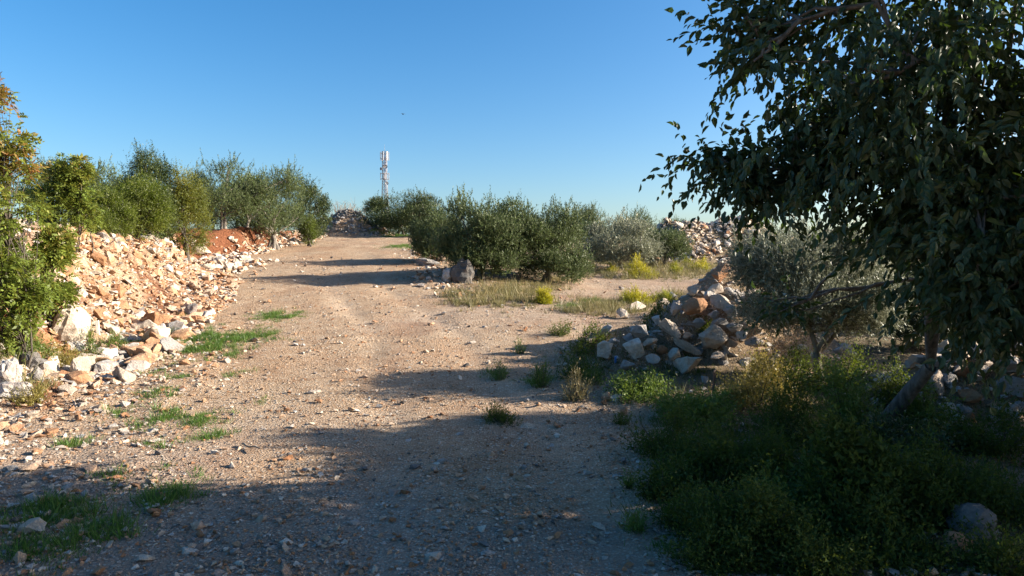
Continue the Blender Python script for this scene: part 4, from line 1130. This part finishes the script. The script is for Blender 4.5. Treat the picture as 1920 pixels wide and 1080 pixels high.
def grass_obj(name, label, patches, mat, seed, dens, ht, rad=.09, nper=16, tint=(.1, .7)):
    rs = np.random.default_rng(seed); C = []
    for (px, py, w, h, k) in patches:
        a, b_ = ground_at(px, py + h / 2), ground_at(px, py - h / 2)
        c = ground_at(px, py); W = w / FPX * c[1]; D = min(abs(b_[1] - a[1]), 1.1 * W)
        m = max(3, int(dens * k * W * max(D, .25)))
        q = rs.normal(0, .36, (m, 2)) * np.array([W, max(D, .25)]) + c[:2]
        q = q[vnoise(q[:, 0] * 3, q[:, 1] * 3, None, seed) + .7 * vnoise(q[:, 0] * 9, q[:, 1] * 9, None, seed + 1) > -.1]
        C.append(q)
    C = np.concatenate(C); n = len(C)
    v, t3, r, tn = blades(C, nper, np.full(n, rad), ht * rs.uniform(.25, 1.0, n) * (1 + 1.2 * (rs.random(n) < .12)), rs, tint[0] + (tint[1] - tint[0]) * rs.random(n))
    o = link(name, mesh_np(name, v, [t3], dict(rnd=r, tint=tn)), [M[mat]])
    return tag(o, label, kind='stuff')
grass_obj('grass', 'short green grass tufts on the left verge and track edge', [
    (525, 592, 62, 14, 1.2), (515, 632, 46, 24, .8), (420, 632, 110, 26, 1.2), (360, 655, 90, 24, 1.2), (270, 655, 90, 34, 1.1), (320, 690, 60, 20, .6), (300, 735, 60, 22, .5), (230, 770, 40, 20, .4), (440, 668, 40, 14, .5), (180, 790, 30, 14, .4), (290, 840, 50, 20, .4), (455, 702, 36, 24, .8), (490, 755, 30, 10, .4),
    (245, 815, 66, 28, 1.4), (310, 780, 60, 40, .8), (390, 787, 64, 34, 1.2), (392, 822, 46, 12, 1.3), (130, 835, 36, 24, 1), (330, 885, 44, 20, 1.0), (325, 930, 80, 40, 1.5), (215, 900, 60, 50, .4),
    (100, 960, 160, 70, 1.2), (60, 1030, 150, 70, 1.0), (170, 1000, 110, 50, .8), (395, 900, 50, 20, .6), (1070, 575, 40, 12, .8), (1120, 565, 50, 14, .9), (820, 470, 40, 14, .6), (770, 462, 60, 16, 1.0),
    (730, 437, 60, 10, 1.0), (340, 705, 40, 16, .6), (345, 600, 60, 20, .4), (930, 700, 40, 16, .8), (1010, 715, 50, 12, .9), (1250, 1020, 90, 40, .5), (1210, 995, 50, 20, .8)], 'grass', 701, 560, .08, .13, 20, (.0, .7))
grass_obj('dry_grass', 'tall dry grass around the olives and the branch path', [
    (930, 562, 120, 26, 1.2), (1000, 538, 80, 16, 1), (1050, 528, 50, 14, .8), (880, 550, 60, 20, .9), (1180, 492, 130, 12, 1), (1270, 500, 110, 14, 1), (1100, 585, 90, 20, .5), (1150, 575, 100, 26, 1.0), (1240, 560, 90, 30, 1.0),
    (860, 480, 70, 24, .8), (1310, 510, 70, 12, 1), (1210, 515, 160, 10, .7), (1130, 508, 60, 8, .7), (960, 545, 90, 18, 1.0), (850, 560, 50, 14, .5), (1140, 478, 60, 16, .6), (1330, 800, 120, 40, .12), (1450, 790, 160, 40, .15), (1620, 830, 200, 60, .12), (1380, 920, 200, 60, .08), (1750, 860, 200, 60, .1), (1260, 740, 120, 30, .2), (110, 670, 100, 30, .5), (60, 720, 80, 30, .5), (800, 470, 50, 20, .5)], 'drygrass', 702, 190, .19, .14, 18, (0, .75))
grass_obj('undergrowth', 'dark tangled weeds and grass under the big tree at the right', [
    (1300, 780, 170, 60, .7), (1420, 860, 300, 140, .7), (1650, 860, 360, 160, .7), (1560, 990, 380, 100, .6), (1820, 950, 240, 160, .6), (1250, 700, 160, 50, .7), (1150, 690, 140, 40, .7), (1090, 660, 90, 40, .8), (1700, 760, 260, 60, .7), (1340, 960, 140, 90, .6)], 'bramble', 703, 150, .13, .2, 12, (0, .7))

# ------------------------------------------------------------------ lattice mast
def mast():
    Y = 175.0; X = (722.5 - 960) / FPX * Y
    z0 = h1(X, Y); zt = at(722, 284, Y)[2]; Ht = zt - z0
    root = thing('lattice_mast', 'grey steel lattice telecom mast above the broad dark bush', 'mast', (X, Y, z0))
    wb, wt = 1.15, .5
    def hw(z): return wb + (wt - wb) * min(1, z / (Ht * .72))
    lv = np.linspace(0, Ht, 19)
    for sx, sy in ((-1, -1), (1, -1), (1, 1), (-1, 1)):
        T = Tubes(); T.add([(sx * hw(z), sy * hw(z), z) for z in lv], .07, 6); link('leg', T.mesh('leg'), [M['galv']], root)
    T = Tubes()
    for i in range(len(lv) - 1):
        a, b_ = lv[i], lv[i + 1]; ha, hb = hw(a), hw(b_)
        for k in range(4):
            c = [(-1, -1), (1, -1), (1, 1), (-1, 1)]; p, q = c[k], c[(k + 1) % 4]
            T.add([(p[0] * ha, p[1] * ha, a), (q[0] * hb, q[1] * hb, b_)], .035, 4)
            T.add([(p[0] * hb, p[1] * hb, b_), (q[0] * hb, q[1] * hb, b_)], .03, 4)
    link('lattice_bracing', T.mesh('lattice_bracing'), [M['galv']], root)
    T = Tubes(); T.box((0, 0, Ht * .5), (.13, .1, Ht * .96)); T.box((.25, 0, Ht * .5), (.06, .1, Ht * .9)); link('cable_ladder', T.mesh('cable_ladder', False), [M['redpaint']], root)
    for zc, n_, ln, rr in ((Ht - 1.2, 6, 2.2, 1.05), (Ht - 6.3, 4, 1.8, 1.05)):
        T = Tubes(); th = np.linspace(0, 2 * np.pi, 13)
        for dz in (-.7, .7): T.add(np.column_stack([np.cos(th) * rr * .9, np.sin(th) * rr * .9, 0 * th + zc + dz]), .05, 4)
        link('antenna_ring', T.mesh('antenna_ring'), [M['galv']], root)
        for k in range(n_):
            a = k * 2 * math.pi / n_ + .3; c, s = math.cos(a), math.sin(a)
            T = Tubes(); T.box((c * rr, s * rr, zc), (.16, .28, ln), [(c, -s, 0), (s, c, 0), (0, 0, 1)])
            pa = link('panel_antenna', T.mesh('panel_antenna', False), [M['antenna']], root)
            T = Tubes()
            for dz in (-.6, .6): T.add([(c * rr * .75, s * rr * .75, zc + dz), (c * rr, s * rr, zc + dz)], .035, 4)
            link('bracket', T.mesh('bracket'), [M['galv']], pa)
    for k, (dz, a, r_) in enumerate(((4.0, -1.2, .5), (3.6, 1.9, .42), (4.5, -2.4, .38), (8.2, -.9, .45))):
        c, s = math.cos(a), math.sin(a)
        T = Tubes(); T.add([(c * .8, s * .8, Ht - dz), (c * .95, s * .95, Ht - dz), (c * 1.2, s * 1.2, Ht - dz)], [.08, r_, r_], 12)
        link('dish', T.mesh('dish'), [M['antenna']], root)
    T = Tubes(); T.add([(0, 0, Ht - .3), (0, 0, Ht + 1.8)], [.05, .02], 5); link('lightning_rod', T.mesh('lightning_rod'), [M['galv']], root)
mast()

# ------------------------------------------------------------------ bare shrubs behind the mound, pegs, twigs, bird
def bare_shrub(px, top, Y, w, label, seed):
    rs = np.random.default_rng(seed); b = base_at(px, Y); hh = at(px, top, Y)[2] - b[2]; W = w / FPX * Y
    T = Tubes()
    for k in range(26):
        e = np.array([rs.normal(0, W * .3), rs.normal(0, W * .3), hh * rs.uniform(.6, 1.0)])
        sp = limb(T, np.array([rs.normal(0, .1), rs.normal(0, .1), -.1]), e, .03, .012, rs, 6, .14, 4)
        for j in range(9):
            q = sp[rs.integers(2, 7)]; limb(T, q, q + rs.normal(0, .28, 3) + np.array([0, 0, .35]), .014, .006, rs, 3, .12, 3)
    o = link('bare_shrub', T.mesh('bare_shrub'), [M['deadwood']], loc=b)
    tag(o, label, 'shrub', 'bare shrubs behind the stone mound')
bare_shrub(640, 381, 58, 36, 'leafless grey shrub behind the peak of the stone mound', 801)
bare_shrub(668, 386, 57, 34, 'leafless grey shrub between the mound and the broad dark bush', 802)

def stake(px, py, h, r, label, mat, lean=(0, 0), name='wooden_peg', cat='peg'):
    g = ground_at(px, py); Hh = h / FPX * g[1]
    bm = bmesh.new(); bmesh.ops.create_cube(bm, size=1)
    for v in bm.verts:
        top = v.co.z > 0
        v.co = Vector((v.co.x * r * 2 * (1.0 if top else .8), v.co.y * r * 1.6, (Hh if top else -.12) + (.02 * (v.co.x > 0) if top else 0)))
    bmesh.ops.bevel(bm, geom=list(bm.edges), offset=r * .15, segments=1, affect='EDGES')
    me = bpy.data.meshes.new(name); bm.to_mesh(me); bm.free()
    o = link(name, me, [mat], loc=tuple(g)); o.rotation_euler = (lean[0], lean[1], .3)
    return tag(o, label, cat)
stake(186, 642, 40, .028, 'pale wooden survey peg at the foot of the rubble bank', M['peg'], (.05, -.06))
stake(532, 437, 10, .035, 'small pale peg on top of the red earth cut below the olives', M['peg'])
stake(597, 432, 11, .035, 'small pale peg near the stone edging by the dark evergreen', M['peg'])
stake(1154, 680, 10, .016, 'short blue plastic marker standing in front of the stone pile', M['blue'], name='plastic_marker', cat='marker')
stake(1337, 760, 66, .016, 'thin dark iron stake in front of the dry shrub', M['rust'], (.0, .03), name='iron_stake', cat='stake')

def stick(px, py, px2, py2, r, label, seed):
    a, b_ = ground_at(px, py), ground_at(px2, py2); rs = np.random.default_rng(seed)
    a[2] += r + .02; b_[2] += r + .05
    T = Tubes(); limb(T, a * 0, b_ - a, r, r * .5, rs, 7, .25, 6)
    o = link('fallen_branch', T.mesh('fallen_branch'), [M['deadwood']], loc=tuple(a)); tag(o, label, 'branch', 'fallen branches')
stick(1165, 745, 1210, 752, .012, 'thin pale fallen branch beside the whitish stone among right weeds', 811)
stick(1600, 955, 1720, 985, .022, 'fallen branch lying left of the large boulder in the undergrowth', 812)
stick(1660, 965, 1735, 1000, .018, 'shorter fallen branch crossing in front of the other in undergrowth', 813)
stick(455, 838, 487, 852, .014, 'short crooked stick at the left edge of the track', 814)

def bird():
    p = at(756, 214, 70)
    root = thing('bird', 'tiny dark bird flying in the blue sky above the mast', 'bird', p)
    T = Tubes(); T.add([(0, -.16, 0), (0, -.1, .0), (0, 0, 0), (0, .1, .01), (0, .15, .015), (0, .2, .015)], [.012, .03, .05, .035, .028, .004], 8)
    body = link('body', T.mesh('body'), [M['feather']], root)
    for s in (-1, 1):
        v = [(0, .07, .02), (s * .13, .09, .06), (s * .27, .0, .03), (s * .13, -.05, .05), (0, -.07, .01)]
        v2 = [(x, y, z - .012) for x, y, z in v]
        f5 = np.array([[0, 1, 2, 3, 4], [9, 8, 7, 6, 5]]); q = np.array([[i, (i + 1) % 5, 5 + (i + 1) % 5, 5 + i] for i in range(5)])
        link('wing', mesh_np('wing', v + v2, [f5, q]), [M['feather']], root)
    root.rotation_euler = (0, 0, .7)
bird()
